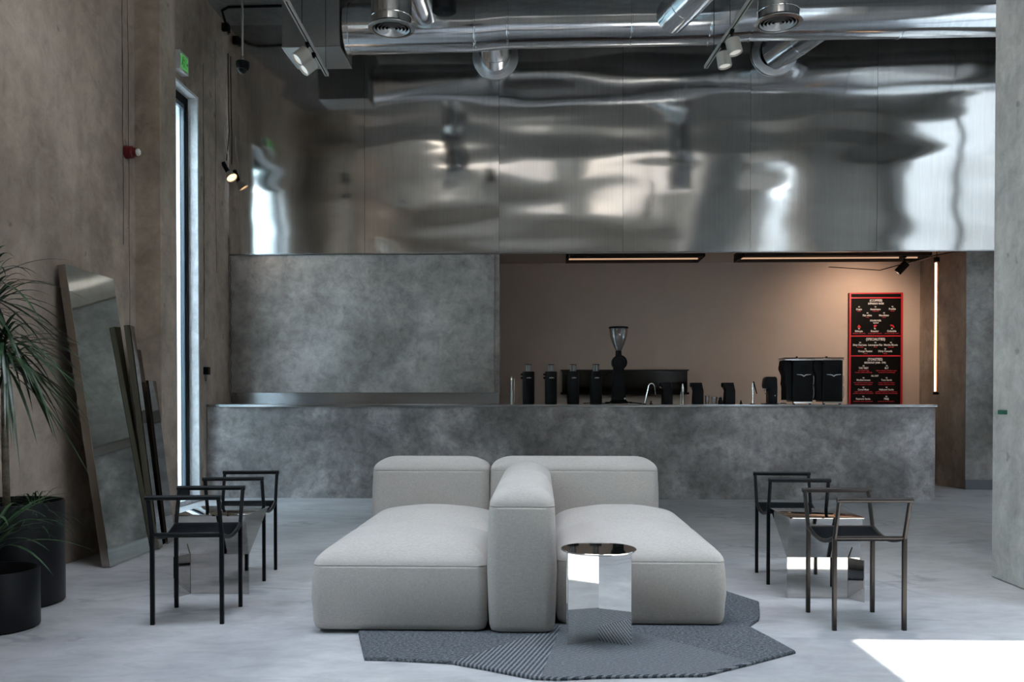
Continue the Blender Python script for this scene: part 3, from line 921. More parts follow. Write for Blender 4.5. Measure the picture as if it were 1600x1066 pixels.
# ---- tracks with spots
def track(label, p0, p1, wires, grp):
    t = thing('lighting_track', label, 'lighting track', p0, 0, grp)
    d = Vector(p1) - Vector(p0); L = d.length
    ang = math.atan2(d.y, d.x)
    mt = Matrix.Rotation(ang, 4, 'Z')
    b = MB()
    b.box(0, L, -0.018, -0.007, 0, 0.03, mat=mt); b.box(0, L, 0.007, 0.018, 0, 0.03, mat=mt); b.box(0, L, -0.007, 0.007, 0.012, 0.03, mat=mt)
    b.box(-0.004, 0.0, -0.018, 0.018, 0, 0.03, mat=mt); b.box(L, L + 0.004, -0.018, 0.018, 0, 0.03, mat=mt)
    b.build('track_rail', 'beige', t)
    MB().box(0.004, L - 0.004, -0.0065, 0.0065, 0.006, 0.0115, mat=mt).build('slot', 'black_matte', t)
    for s in wires:
        q = d * s
        MB().tube([(q.x, q.y, 0.03), (q.x, q.y, ZC - p0[2])], 0.003, 6).build('hanger_wire', 'black_matte', t)
    return t
gt = 'hanging lighting tracks'
track('pale lighting track hanging across the square duct box', (-2.04, 7.15, 4.30), (-2.105, 8.80, 4.30), (0.35, 0.97), gt)
track('pale lighting track hanging near the shorter diffuser', (1.72, 6.6, 4.30), (1.587, 8.717, 4.30), (0.60, 0.86), gt)
def spot(label, loc, direction, grp):
    t = thing('track_spotlight', label, 'spotlight', loc, 0, grp)
    d = Vector(direction).normalized()
    q = d.to_track_quat('Z', 'Y').to_matrix().to_4x4()
    q2 = Matrix.Translation(d * 0.075 + Vector((0, 0, -0.075))) @ q
    b = MB().lathe([(0.058, -0.065), (0.062, -0.060), (0.062, 0.058), (0.060, 0.062), (0.052, 0.062), (0.050, 0.05)], seg=36, caps=(True, False))
    bmesh.ops.transform(b.bm, matrix=q2, verts=b.bm.verts); b.build('lamp_body', 'beige', t)
    b = MB().lathe([(0.050, 0.048), (0.002, 0.044)], seg=30, caps=(False, True))
    bmesh.ops.transform(b.bm, matrix=q2, verts=b.bm.verts); b.build('lens', 'cool_led', t)
    b = MB().box(-0.016, 0.016, -0.03, 0.03, -0.026, 0.0, bev=0.003)
    b.build('adapter', 'black_matte', t)
    MB().tube([(0, 0, -0.024), tuple(Vector((0, 0, -0.075)) + d * 0.02)], 0.010, 8).build('bracket', 'black_matte', t)
    nest(t, lens='lamp_body')
    return t
gs = 'pale spotlights on the hanging tracks'
spot('tilted pale spotlight, upper of the pair on the track by the square duct box', (-2.080, 7.98, 4.298), (-0.55, -0.35, -0.62), gs)
spot('tilted pale spotlight, lower of the pair on the track by the square duct box', (-2.085, 8.22, 4.298), (-0.55, -0.35, -0.62), gs)
spot('upright pale spotlight, nearer of the pair beside the shorter diffuser', (1.645, 7.82, 4.298), (0.22, -0.15, -1), gs)
spot('upright pale spotlight, farther of the pair beside the shorter diffuser', (1.628, 8.12, 4.298), (0.12, -0.12, -1), gs)

# ---- dome camera on a drop rod
t = thing('dome_camera', 'black dome security camera on a thin rod near the wall corner', 'security camera', (-2.842, 8.5, 4.22))
MB().tube([(0, 0, 0.12), (0, 0, ZC - 4.22)], 0.011, 10).build('drop_rod', 'duct_dark', t)
MB().lathe([(0.014, 0.17), (0.017, 0.165), (0.017, 0.12), (0.014, 0.115)], seg=14).build('rod_joint', 'duct_dark', t)
MB().lathe([(0.055, 0.118), (0.064, 0.11), (0.064, 0.075), (0.055, 0.045), (0.045, 0.04)], seg=32).build('housing', 'black_matte', t)
MB().lathe([(0.042, 0.040), (0.036, 0.018), (0.020, 0.004), (0.001, 0.0)], seg=28).build('dome', 'black_gloss', t)
# ---- conduit in the corner
pts = [(-3.74, 10.62, 5.56), (-3.73, 10.50, 5.62), (-3.70, 10.36, 5.638), (-3.60, 10.28, 5.642), (-3.0, 10.27, 5.642), (-2.83, 10.27, 5.642)]
t = thing('black_conduit', 'black cable conduit bending along the ceiling into a junction block', 'conduit', (0, 0, 0))
MB().tube(pts, 0.014, 10).build('conduit_pipe', 'black_matte', t)
MB().box(-3.785, -3.71, 10.57, 10.67, 5.50, 5.59, bev=0.004).build('junction_box', 'black_matte', t)
MB().box(-3.775, -3.72, 10.59, 10.65, 5.47, 5.498, bev=0.003).build('clamp', 'chrome', t)

# ================================================================== WALL ITEMS ON THE LEFT
t = thing('alarm_beacon', 'small red alarm beacon with a clear tip on the concrete wall', 'alarm', (XC, 6.84, 3.02))
MB().lathe([(0.050, 0.001), (0.051, 0.008), (0.047, 0.055), (0.036, 0.064), (0.034, 0.088)], seg=32, axis='X').build('beacon_base', 'red', t)
MB().lathe([(0.028, 0.089), (0.026, 0.104), (0.018, 0.112), (0.001, 0.114)], seg=28, axis='X').build('lens', 'white', t)

t = thing('exit_sign', 'green emergency exit sign in a white box above the tall opening', 'sign', (XL, 9.30, 4.535))
MB().box(0.001, 0.078, -0.125, 0.110, 0, 0.195, bev=0.004).build('sign_box', 'white', t)
MB().box(0.0785, 0.081, -0.095, 0.088, 0.022, 0.170).build('sign_panel', plain('lit exit green', (0.10, 0.42, 0.10), 0.4, emit=(0.12, 0.5, 0.12), estr=0.25), t)
b = MB()   # running figure, arrow and doorway
X0, X1 = 0.0812, 0.083
def poly(pts): b.prism([(X0, y, z) for y, z in pts], (0, 0, 0), (X1 - X0, 0, 0))
b.lathe([(0.0085, X0), (0.0085, X1)], (0, -0.045, 0.142), 14, 'X')
poly([(-0.055, 0.13), (-0.04, 0.133), (-0.046, 0.095), (-0.062, 0.095)])
poly([(-0.062, 0.097), (-0.05, 0.097), (-0.028, 0.068), (-0.036, 0.062)])
poly([(-0.064, 0.097), (-0.054, 0.095), (-0.068, 0.055), (-0.086, 0.050), (-0.086, 0.058), (-0.074, 0.063)])
poly([(-0.036, 0.068), (-0.028, 0.066), (-0.033, 0.040), (-0.041, 0.040)])
poly([(-0.044, 0.128), (-0.040, 0.120), (-0.020, 0.108), (-0.017, 0.113)])
poly([(-0.010, 0.045), (-0.004, 0.045), (-0.004, 0.155), (-0.010, 0.155)])
poly([(0.030, 0.155), (0.036, 0.155), (0.036, 0.045), (0.030, 0.045)])
poly([(0.05, 0.10), (0.070, 0.12), (0.070, 0.106), (0.080, 0.106), (0.080, 0.094), (0.070, 0.094), (0.070, 0.08)])
b.build('pictogram', 'green_dark', t)

t = thing('wall_socket_box', 'small black wall box on the concrete beside the bar end', 'wall box', (XL, 10.0, 1.40))
MB().box(0.001, 0.06, -0.02, 0.045, 0, 0.085, bev=0.003).build('box_body', 'black_matte', t)
MB().tube([(0.02, -0.015, 0), (0.02, -0.012, -0.05), (0.02, 0.008, -0.075), (0.02, 0.03, -0.05), (0.02, 0.035, 0)], 0.004, 6).build('cable_loop', 'bronze_and_sheen', t)

t = thing('wall_spotlight', 'small clamp spotlight with warm glow mounted in the steel wall corner', 'lamp', (-3.72, 10.62, 3.82))
ax = Vector((0.55, -0.28, -0.75)).normalized()
q2 = ax.to_track_quat('Z', 'Y').to_matrix().to_4x4()
b = MB().lathe([(0.022, -0.02), (0.030, -0.01), (0.050, 0.03), (0.066, 0.075), (0.068, 0.080), (0.064, 0.080), (0.048, 0.032)], seg=36, caps=(True, False))
bmesh.ops.transform(b.bm, matrix=q2, verts=b.bm.verts); b.build('lamp_shade', 'beige', t)
b = MB().lathe([(0.060, 0.070), (0.002, 0.060)], seg=30, caps=(False, True))
bmesh.ops.transform(b.bm, matrix=q2, verts=b.bm.verts); b.build('bulb', 'bulb', t)
MB().tube([(-0.07, 0.0, 0.13), tuple(ax * -0.02)], 0.026, 12).build('clamp', 'black_matte', t)
MB().tube([(-0.045, 0.0, 0.55), (-0.045, 0.0, 0.37), (-0.015, 0, 0.22), (-0.02, 0, 0.02), (-0.05, 0, -0.12), (-0.05, 0, -0.32)], 0.0045, 6).build('white_cable', 'white', t)
sp = bpy.data.lights.new('lamp_light', 'SPOT')
sp.energy = 14; sp.spot_size = R(90); sp.spot_blend = 0.6; sp.color = (1.0, 0.66, 0.38); sp.shadow_soft_size = 0.04
so = bpy.data.objects.new('lamp_light', sp); col.objects.link(so); so.parent = t
so.location = ax * 0.10; so.rotation_euler = ax.to_track_quat('-Z', 'Y').to_euler()

pts = []
for k in range(60):
    z = 1.09 + (2.85 - 1.09) * k / 59
    pts.append((-3.765 + 0.006 * math.sin(k * 1.3), YS - 0.035, z))
tag(MB().tube(pts, 0.003, 6).build('thin_cable', 'bronze_and_sheen'), 'thin dark cable hanging down the plaster panel edge in the corner', 'cable')
tag(MB().tube([(-3.775, YS - 0.06, 5.3), (-3.775, YS - 0.06, 4.7), (-3.765, YS - 0.06, 4.35), (-3.785, YS - 0.10, 4.0)], 0.0055, 6).build('corner_cable', 'black_matte'), 'black supply cable running down the steel wall corner to the warm lamp', 'cable')

# ================================================================== ALCOVE LIGHTS
def strip(label, x0, x1):
    t = thing('ceiling_strip_light', label, 'strip light', (x0, 11.75, 2.94), group='twin-tube strip lights over the bar')
    L = x1 - x0
    MB().box(0, L, -0.26, 0.26, 0.062, 0.108, bev=0.004).build('housing', 'black_matte', t)
    for s in (0, 1):
        MB().box(s * (L - 0.03), s * (L - 0.03) + 0.03, -0.27, 0.27, 0.0, 0.0615, bev=0.003).build('end_cap', 'black_matte', t)
    for y in (-0.15, 0.10):
        MB().tube([(0.032, y, 0.03), (L - 0.032, y, 0.03)], 0.011, 14).build('light_tube', 'tube_warm', t)
    for y in (-0.265, 0.245):
        MB().box(0.032, L - 0.032, y, y + 0.02, 0.0, 0.0615).build('side_rail', 'bronze_and_sheen', t)
    return t
strip('shorter twin-tube strip light on the alcove ceiling above the coffee grinders', 0.335, 2.09)
strip('longer twin-tube strip light on the alcove ceiling towards the menu board', 2.56, 4.93)
t = thing('vertical_tube_light', 'warm glowing vertical tube light hanging at the bar end', 'tube light', (4.79, 11.05, 1.18))
MB().tube([(0, 0, 0.04), (0, 0, 1.60)], 0.010, 16).build('light_tube', 'tube_hot', t)
MB().tube([(0.026, 0.01, 0.02), (0.026, 0.01, 1.62)], 0.012, 14).build('amber_shell', 'tube_shell', t)
MB().lathe([(0.034, 0.0), (0.036, 0.03)], (0.012, 0.005, 0), 20).build('lower_cap', 'black_matte', t)
MB().lathe([(0.034, 1.61), (0.034, 1.66), (0.012, 1.67)], (0.012, 0.005, 0), 20).build('upper_cap', 'black_matte', t)
MB().tube([(0.012, 0.005, 1.66), (0.012, 0.005, 1.868)], 0.006, 8).build('hanger', 'chrome', t)
tag(MB().tube([(3.9, 12.3, 2.92), (4.4, 11.8, 2.80), (4.79, 11.10, 2.875), (5.28, 11.35, 2.985)], 0.006, 6).build('ceiling_cable', 'black_matte'), 'thin black cable slung from the strip light past the vertical tube', 'cable')
t = thing('black_spotlight', 'small black spotlight pointing at the menu from the alcove ceiling', 'spotlight', (4.62, 11.62, 2.945))
MB().box(-0.03, 0.03, -0.05, 0.05, -0.02, 0.05, bev=0.003).build('adapter', 'black_matte', t)
MB().tube([(0.02, 0, -0.02), (0.025, 0, -0.09)], 0.012, 10).build('bracket', 'black_matte', t)
d = Vector((-0.62, 0.25, -0.72)).normalized()
q2 = Matrix.Translation((0, 0, -0.13)) @ d.to_track_quat('Z', 'Y').to_matrix().to_4x4()
b = MB().lathe([(0.04, -0.07), (0.048, -0.06), (0.048, 0.09), (0.040, 0.092), (0.038, 0.07)], seg=28)
bmesh.ops.transform(b.bm, matrix=q2, verts=b.bm.verts); b.build('lamp_body', 'black_matte', t)
sp = bpy.data.lights.new('spot_light', 'SPOT')
sp.energy = 28; sp.spot_size = R(130); sp.spot_blend = 0.8; sp.color = (1.0, 0.72, 0.52); sp.shadow_soft_size = 0.03
so = bpy.data.objects.new('spot_light', sp); col.objects.link(so); so.parent = t
so.location = Vector((0, 0, -0.13)) + d * 0.11
so.rotation_euler = Vector((-0.15, 1.0, -0.75)).to_track_quat('-Z', 'Y').to_euler()

# ================================================================== MENU BOARD
t = thing('menu_board', 'tall black menu board with red frame and white lettering on the back wall', 'menu', (4.307, 12.70, 0.98))
PX = 0.00895
def bx_(px): return (px - 1326) * PX
def bz_(py): return 2.614 - (py - 458) * PX - 0.98
W = 82 * PX
MB().box(0, W, -0.02, 0.004, 0, bz_(458), bev=0).build('board', 'menu_black', t)
b = MB()
b.box(-0.002, 0.022, -0.032, -0.0205, 0, bz_(458)); b.box(W - 0.022, W + 0.002, -0.032, -0.0205, 0, bz_(458)); b.box(0.023, W - 0.023, -0.032, -0.0205, bz_(460), bz_(458))
for py in (466, 525.5, 556.5): b.box(0.023, W - 0.023, -0.030, -0.0205, bz_(py + 0.9), bz_(py - 0.9))
b.build('red_frame', 'menu_red', t)
g5 = lambda x, y: (1310 + x / 11.22, 450 + y / 11.22)
g6 = lambda x, y: (1310 + x / 11.22, 540 + y / 11.22)
white, red = [], []
def W_(g, s, x, y, hh, w): p = g(x, y); white.append((s, bx_(p[0]), bz_(p[1]), hh * PX * 1.35 / 11.22, w * PX / 11.22))
def R_(g, s, x, y, hh, w): p = g(x, y); red.append((s, bx_(p[0]), bz_(p[1]), hh * PX * 1.35 / 11.22, w * PX / 11.22))
W_(g5, '(COFFEE)', 640, 228, 42, 215); W_(g5, 'ESPRESSO BASE', 640, 282, 32, 270)
for s, x, y, w_ in (('Dopio', 350, 380, 100), ('Americano', 632, 380, 180), ('Freddo', 925, 375, 120), ('Flat white', 492, 487, 155), ('Macchiato', 780, 487, 170), ('Ethiopia', 347, 762, 132), ('Ecuador', 622, 762, 135), ('Colombia', 915, 762, 160)):
    W_(g5, s, x, y, 34, w_)
for x, y in ((350, 338), (632, 338), (925, 336), (495, 447), (780, 447), (350, 720), (624, 720), (918, 720)): W_(g5, '90', x, y, 24, 30)
W_(g5, 'POUROVER', 637, 580, 32, 190); W_(g5, 'tasted', 640, 617, 24, 90)
for s, x, y, w_ in (('80 ml', 350, 413, 55), ('120 ml', 635, 413, 105), ('180 ml', 925, 411, 65), ('milk', 495, 522, 50), ('60 ml', 780, 522, 55), ('blackberry, cherry, lime', 350, 800, 215), ('honey, plum, almond', 625, 800, 230), ('caramel, orange, cacao', 917, 798, 250)): R_(g5, s, x, y, 18, w_)
W_(g5, '(SPECIALITIES)', 637, 905, 46, 330)
for s, x, y, w_ in (('Dirty Chai Latte', 365, 1004, 235), ('Lemongrass Fizz', 632, 1004, 245), ('Matcha Bloom', 900, 1004, 235)): W_(g5, s, x, y, 34, w_)
for x in (370, 635, 903): W_(g5, '90', x, 963, 24, 32)
for s, x, w_ in (('oat milk', 370, 110), ('tonic', 635, 62), ('iced milk', 903, 105)): R_(g5, s, x, 1041, 20, w_)
W_(g6, 'Orange Passion', 460, 103, 34, 245); W_(g6, 'Dirty Cascada', 806, 103, 34, 240)
for x in (463, 806): W_(g6, '90', x, 65, 24, 30)
R_(g6, 'juice', 468, 142, 20, 62); R_(g6, 'fizzy', 808, 142, 20, 62)
W_(g6, '(TOASTIES)', 632, 247, 46, 255); W_(g6, 'BREAKFAST (9AM - 1PM)', 632, 305, 32, 370)
for s, x, y, w_ in (('THE TREY', 433, 400, 170), ('BLT', 832, 400, 66), ('Mediterranean', 432, 608, 235), ('Tuna Sando', 832, 608, 190), ('Cured Meat', 430, 776, 190), ('Halloumi Sando', 830, 776, 250), ('Pastrami Sando', 428, 938, 250), ('PB&J', 830, 938, 80)): W_(g6, s, x, y, 34, w_)
for x, y in ((432, 360), (834, 360), (432, 571), (832, 571), (432, 738), (832, 738), (430, 898), (830, 898)): W_(g6, '90', x, y, 24, 32)
W_(g6, 'ALL DAY', 628, 535, 30, 130)
for s, x, y, w_ in (('scrambled egg', 432, 442, 185), ('cheddar, chilli, sourdough', 432, 474, 300), ('bacon, lettuce, tomato, mayo', 830, 442, 355), ('toasted sourdough', 835, 474, 290),
                    ('feta, olives, tomato, pesto', 430, 653, 335), ('rocket, peppers, oregano', 432, 685, 300), ('tuna, capers, mayo', 830, 653, 285), ('onion, brioche bun', 830, 685, 285),
                    ('salami, ham, mozzarella', 432, 812, 305), ('pickles, mustard, rye bread', 430, 840, 345), ('grilled halloumi, tomato', 832, 812, 370), ('harissa, honey, sourdough', 832, 840, 385),
                    ('pastrami, swiss, sauerkraut', 428, 980, 335), ('peanut, berry jam', 828, 980, 280)): R_(g6, s, x, y, 20, w_)
o = text_mesh(white, 'white_lettering', 'menu_white', t); o.location = (0, -0.0225, 0)
o = text_mesh(red, 'red_lettering', 'menu_red', t); o.location = (0, -0.0225, 0)
b = MB()
def blob(cx, cy, pts):
    b.prism([(bx_(1310 + (cx + x) / 11.22), -0.0225, bz_(450 + (cy + y) / 11.22)) for x, y in pts], (0, 0, 0), (0, -0.003, 0))
blob(350, 678, [(-30, 20), (-22, -5), (-5, -28), (8, -22), (18, -2), (32, 8), (28, 22), (0, 24)])
blob(628, 676, [(-22, 24), (-24, -20), (-5, -28), (28, -22), (30, -8), (8, 8), (-6, 26)])
blob(922, 676, [(-36, -10), (-30, -28), (10, -26), (34, 0), (38, 24), (26, 30), (10, 8), (-10, 0), (-26, 2)])
b.build('country_shapes', 'menu_red', t)
nest(t, white_lettering='board', red_lettering='board', country_shapes='board')

# ================================================================== BACK WALL HATCH AND BACK BENCH
t = thing('serving_hatch', 'long low dark glossy hatch set on the back wall behind the grinders', 'hatch', (0.30, 12.70, 1.225))
MB().box(0, 1.75, -0.10, 0.0, 0.0, 0.302, bev=0.004).build('hatch_box', 'dark_glass', t)
MB().box(-0.02, 1.77, -0.115, -0.0, 0.300, 0.318).build('top_trim', 'bronze_and_sheen', t)
MB().box(-0.02, 1.77, -0.13, -0.0, -0.03, 0.0).build('shelf', 'black_matte', t)
MB().box(0.12, 1.12, -0.106, -0.1005, 0.07, 0.28).build('glass_pane', 'dark_glass', t)
MB().box(0.98, 1.04, -0.1035, -0.1005, 0.17, 0.20).build('tag_plate', 'beige', t)
tag(MB().box(-0.4, 5.2, 12.1, 12.66, 0.001, 0.97, bev=0.004).build('back_bench', 'black_matte'), 'dark low bench along the alcove back wall behind the bar', 'bench')

# ================================================================== APPLIANCES ON THE BAR
# slim cylinder dispensers
def make_dispenser():
    t = thing('cylinder_grinder', '', 'coffee grinder', group='slim black cylinder grinders in a row on the bar')
    MB().lathe([(0.066, 0.0), (0.068, 0.004), (0.069, 0.02), (0.069, 0.372), (0.066, 0.378), (0.04, 0.380)], seg=40).build('body', 'black_matte', t)
    MB().lathe([(0.033, 0.3805), (0.036, 0.384), (0.038, 0.452), (0.036, 0.455), (0.033, 0.452), (0.031, 0.386)], seg=32, caps=(False, False)).build('clear_hopper', 'clear', t)
    for k in range(4):
        a = R(25 + 85 * k)
        MB().tube([(0.030 * math.cos(a), 0.030 * math.sin(a), 0.382), (0.030 * math.cos(a), 0.030 * math.sin(a), 0.450)], 0.0065, 6).build('hopper_rib', 'beige', t)
    MB().lathe([(0.040, 0.4555), (0.041, 0.459), (0.038, 0.462)], seg=32).build('hopper_lid', 'black_matte', t)
    for z in (0.345, 0.305):
        MB().lathe([(0.010, -0.088), (0.011, -0.084), (0.011, -0.068), (0.007, -0.06)], (0, 0, z), 14, 'X').build('knob', 'black_matte', t)
    o = text_mesh([('anfim', 0.008, 0.305, 0.018, 0.052)], 'logo', 'menu_white', t); o.location = (0, -0.0700, 0)
    o.location.y = -0.0702
    return t
y_ = 10.35
ds = make_dispenser()
nest(ds, knob='body', logo='body', hopper_rib='clear_hopper', hopper_lid='clear_hopper')
for k, (x, lab) in enumerate(((-0.142, 'slim black cylinder grinder nearest the straight chrome tap, first of the four'), (0.118, 'slim black cylinder grinder, second of the four from the straight chrome tap'), (0.374, 'slim black cylinder grinder, third of the four, over the hatch edge'), (0.636, 'slim black cylinder grinder beside the tall hopper grinder, last of the four'))):
    o = ds if k == 0 else copy_tree(ds)
    place(o, (x, y_, ZT), lab)

# big shop grinder
t = thing('shop_coffee_grinder', 'tall black shop coffee grinder with a wide glass hopper on the bar', 'coffee grinder', (0.895, y_, ZT))
b = MB(); b.box(-0.145, 0.15, -0.12, 0.14, 0.016, 0.030, bev=0.004)
b.prism([(-0.10, -0.09, 0.030), (0.10, -0.09, 0.030), (0.075, -0.07, 0.055), (-0.075, -0.07, 0.055)], (0, 0, 0), (0, 0.17, 0)); b.build('base_plate', 'black_matte', t)
for x in (-0.10, 0.11): MB().lathe([(0.013, 0), (0.014, 0.015)], (x, -0.10, 0), 14).build('foot', 'chrome', t)
rg = []
for z, hw in ((0.05, 0.082), (0.08, 0.078), (0.30, 0.066), (0.38, 0.060), (0.44, 0.060)):
    rg.append([(p[0], p[1], p[2]) for p in rr_loop(hw, hw * 1.05, 0.02, z, 5)])
MB().rings(rg, smooth=False).build('column', 'black_matte', t, bevel=0)
MB().lathe([(0.080, -0.120), (0.085, -0.115), (0.085, 0.05), (0.070, 0.06)], (0.004, 0, 0.478), 44, 'Y').build('burr_housing', 'black_matte', t)
MB().lathe([(0.058, -0.128), (0.060, -0.1205)], (0.004, 0, 0.478), 36, 'Y').build('face_disc', 'black_gloss', t)
MB().lathe([(0.038, 0.555), (0.036, 0.57), (0.034, 0.615), (0.036, 0.62)], seg=28).build('neck', 'black_matte', t)
MB().lathe([(0.037, 0.622), (0.045, 0.640), (0.072, 0.70), (0.096, 0.77), (0.105, 0.835), (0.105, 0.868), (0.102, 0.868), (0.102, 0.836), (0.093, 0.772), (0.069, 0.702), (0.042, 0.644), (0.034, 0.624)], seg=48, caps=(False, False)).build('glass_hopper', 'clear', t, sharp=70)
MB().lathe([(0.098, 0.8685), (0.112, 0.872), (0.112, 0.888), (0.105, 0.892)], seg=48).build('hopper_lid', 'black_matte', t)
MB().tube([(-0.055, -0.02, 0.345), (-0.09, -0.03, 0.350), (-0.115, -0.035, 0.340), (-0.125, -0.035, 0.325)], 0.006, 8).build('bag_clamp', 'black_matte', t)
MB().lathe([(0.009, -0.096), (0.010, -0.0905)], (0.065, 0, 0.066), 16, 'Y').build('power_button', 'menu_white', t)
nest(t, hopper_lid='glass_hopper', face_disc='burr_housing', foot='base_plate', power_button='column')
tag(MB().tube([(0.50, 10.52, ZT + 0.012), (0.6, 10.56, ZT + 0.016), (0.78, 10.55, ZT + 0.010), (0.9, 10.56, ZT + 0.012), (1.1, 10.52, ZT + 0.018), (1.18, 10.45, ZT + 0.008)], 0.006, 6).build('power_cable', 'black_matte'), 'black power cable lying on the bar behind the shop grinder', 'cable')

# taps
t = thing('straight_tap', 'straight polished chrome tap with a short spout beside the plaster panel', 'tap', (-0.333, y_, ZT))
MB().lathe([(0.036, 0), (0.036, 0.006), (0.018, 0.012)], seg=24).build('flange', 'chrome', t)
MB().tube([(0, 0, 0.01), (0, 0, 0.27), (0, -0.015, 0.305), (0, -0.045, 0.318), (0, -0.075, 0.30), (0, -0.08, 0.28)], 0.0125, 14).build('spout', 'chrome', t)
MB().tube([(0.028, 0, 0.01), (0.028, 0, 0.30)], 0.005, 8).build('side_rod', 'chrome', t)
t = thing('gooseneck_tap', 'thin chrome gooseneck tap arching beside the shop grinder', 'tap', (1.195, y_, ZT))
pts = [(0, 0, 0.0), (0.02, 0, 0.10), (0.04, 0, 0.18)] + [(0.078 - 0.036 * math.cos(R(a)), 0, 0.195 + 0.045 * math.sin(R(a))) for a in range(10, 175, 20)] + [(0.118, 0, 0.16), (0.124, 0, 0.11)]
MB().tube(pts, [0.0075] * 3 + [0.0065] * (len(pts) - 3), 10).build('spout', 'chrome', t)
MB().lathe([(0.022, 0), (0.022, 0.008), (0.01, 0.012)], seg=20).build('flange', 'black_matte', t)
t = thing('pull_tap', 'short ribbed chrome tap between two black brewer towers', 'tap', (1.630, y_, ZT))
MB().lathe([(0.020, 0), (0.020, 0.01), (0.012, 0.016), (0.012, 0.13), (0.018, 0.14), (0.018, 0.185), (0.011, 0.20), (0.008, 0.235), (0.001, 0.237)], seg=24).build('spout', 'chrome', t)
MB().tube([(-0.015, 0, 0.16), (-0.022, 0, 0.11), (-0.022, 0, 0.0)], 0.004, 8).build('hose', 'chrome', t)
t = thing('lever_tap', 'upright chrome tap with a slanted black lever beside the small grinder', 'tap', (2.427, y_, ZT))
MB().lathe([(0.016, 0), (0.016, 0.01), (0.0135, 0.014), (0.0135, 0.235), (0.010, 0.245)], seg=20).build('spout', 'chrome', t)
MB().tube([(0.008, -0.005, 0.262), (0.018, -0.008, 0.22), (0.045, -0.012, 0.12)], [0.008, 0.009, 0.006], 8).build('lever', 'black_metal', t)
MB().lathe([(0.03, 0), (0.03, 0.007), (0.018, 0.009)], seg=20).build('flange', 'black_matte', t)

# brewer towers
def make_tower():
    t = thing('brewer_tower', '', 'coffee brewer', group='black angular brewer towers on the bar')
    prof = [(0.0, 0.0), (0.118, 0.0), (0.118, 0.155), (0.098, 0.248), (-0.022, 0.248), (-0.022, 0.205), (-0.002, 0.185), (0.010, 0.155), (0.006, 0.118)]
    MB().prism([(x, -0.05, z) for x, z in prof], (0, 0, 0), (0, 0.12, 0)).build('body', 'black_matte', t, bevel=0.003)
    MB().lathe([(0.012, 0.185), (0.014, 0.19), (0.016, 0.204)], (-0.006, 0.01, 0), 16).build('nozzle', 'chrome', t)
    MB().box(0.012, 0.1175, -0.0525, -0.0502, 0.004, 0.156).build('side_plate', 'black_gloss', t)
    return t
tw = make_tower()
nest(tw, side_plate='body', nozzle='body')
for k, (x, lab) in enumerate(((1.392, 'black angular brewer tower in front of the dark hatch end'), (1.742, 'black angular brewer tower between the ribbed tap and the glass cups'), (2.102, 'black angular brewer tower between the glass cups and the lever tap'))):
    place(tw if k == 0 else copy_tree(tw), (x, y_, ZT), lab)
def cup(label, x, r, h):
    t = thing('glass_cup', label, 'glass', (x, y_ - 0.02, ZT), group='clear glass cups on the bar')
    MB().lathe([(r * 0.8, 0.0), (r * 0.84, 0.003), (r, h), (r - 0.002, h), (r * 0.80, 0.008), (0.002, 0.006)], seg=28, caps=(True, True)).build('glass_body', 'clear', t, sharp=60)
    MB().tube([(r * 0.95, 0, h * 0.85), (r * 1.35, 0, h * 0.75), (r * 1.35, 0, h * 0.35), (r * 0.9, 0, h * 0.25)], 0.0025, 6).build('handle', 'clear', t)
cup('small clear glass cup close against the middle brewer tower', 1.905, 0.024, 0.10)
cup('wider clear glass cup standing free between two brewer towers', 1.987, 0.036, 0.088)
# small black bits
def bit(name, label, cat, x, prof):
    tag(MB().lathe(prof, (x, y_ - 0.03, ZT), 20).build(name, 'black_gloss'), label, cat)
bit('tamper', 'small black tamper standing behind the gooseneck tap', 'tamper', 1.265, [(0.018, 0), (0.018, 0.012), (0.006, 0.018), (0.012, 0.032), (0.006, 0.042)])
bit('tamper', 'small black tamper standing before the lever tap', 'tamper', 2.288, [(0.016, 0), (0.017, 0.014), (0.010, 0.024), (0.007, 0.045), (0.001, 0.05)])
t = thing('coffee_jug', 'small dark lidded jug against the third brewer tower', 'jug', (2.050, y_ - 0.05, ZT))
MB().lathe([(0.026, 0), (0.030, 0.01), (0.026, 0.045), (0.018, 0.055), (0.020, 0.075), (0.012, 0.085)], seg=24).build('jug_body', 'black_gloss', t)
MB().lathe([(0.010, 0.0855), (0.012, 0.095), (0.004, 0.10)], seg=16).build('lid', 'chrome', t)
# small grinder
t = thing('small_coffee_grinder', 'small black domed coffee grinder beside the big twin brewers', 'coffee grinder', (2.625, y_, ZT))
MB().prism([(x, -0.055, z) for x, z in [(-0.03, 0.012), (0.070, 0.012), (0.072, 0.18), (0.068, 0.29), (0.055, 0.315), (-0.055, 0.315), (-0.070, 0.29), (-0.078, 0.22), (-0.072, 0.185), (-0.030, 0.178)]], (0, 0, 0), (0, 0.13, 0)).build('body', 'black_gloss', t, bevel=0.008)
MB().box(-0.085, 0.075, -0.075, 0.09, 0, 0.0115, bev=0.003).build('base_plate', 'black_matte', t)
MB().lathe([(0.018, 0.150), (0.020, 0.155), (0.020, 0.1775)], (-0.052, 0, 0), 18).build('chute', 'chrome', t)
MB().tube([(-0.031, -0.02, 0.128), (-0.07, -0.02, 0.125)], 0.005, 8).build('fork', 'chrome', t)
MB().lathe([(0.007, -0.066), (0.007, -0.0635)], (0.040, 0, 0.10), 14, 'Y').build('button', 'menu_white', t)

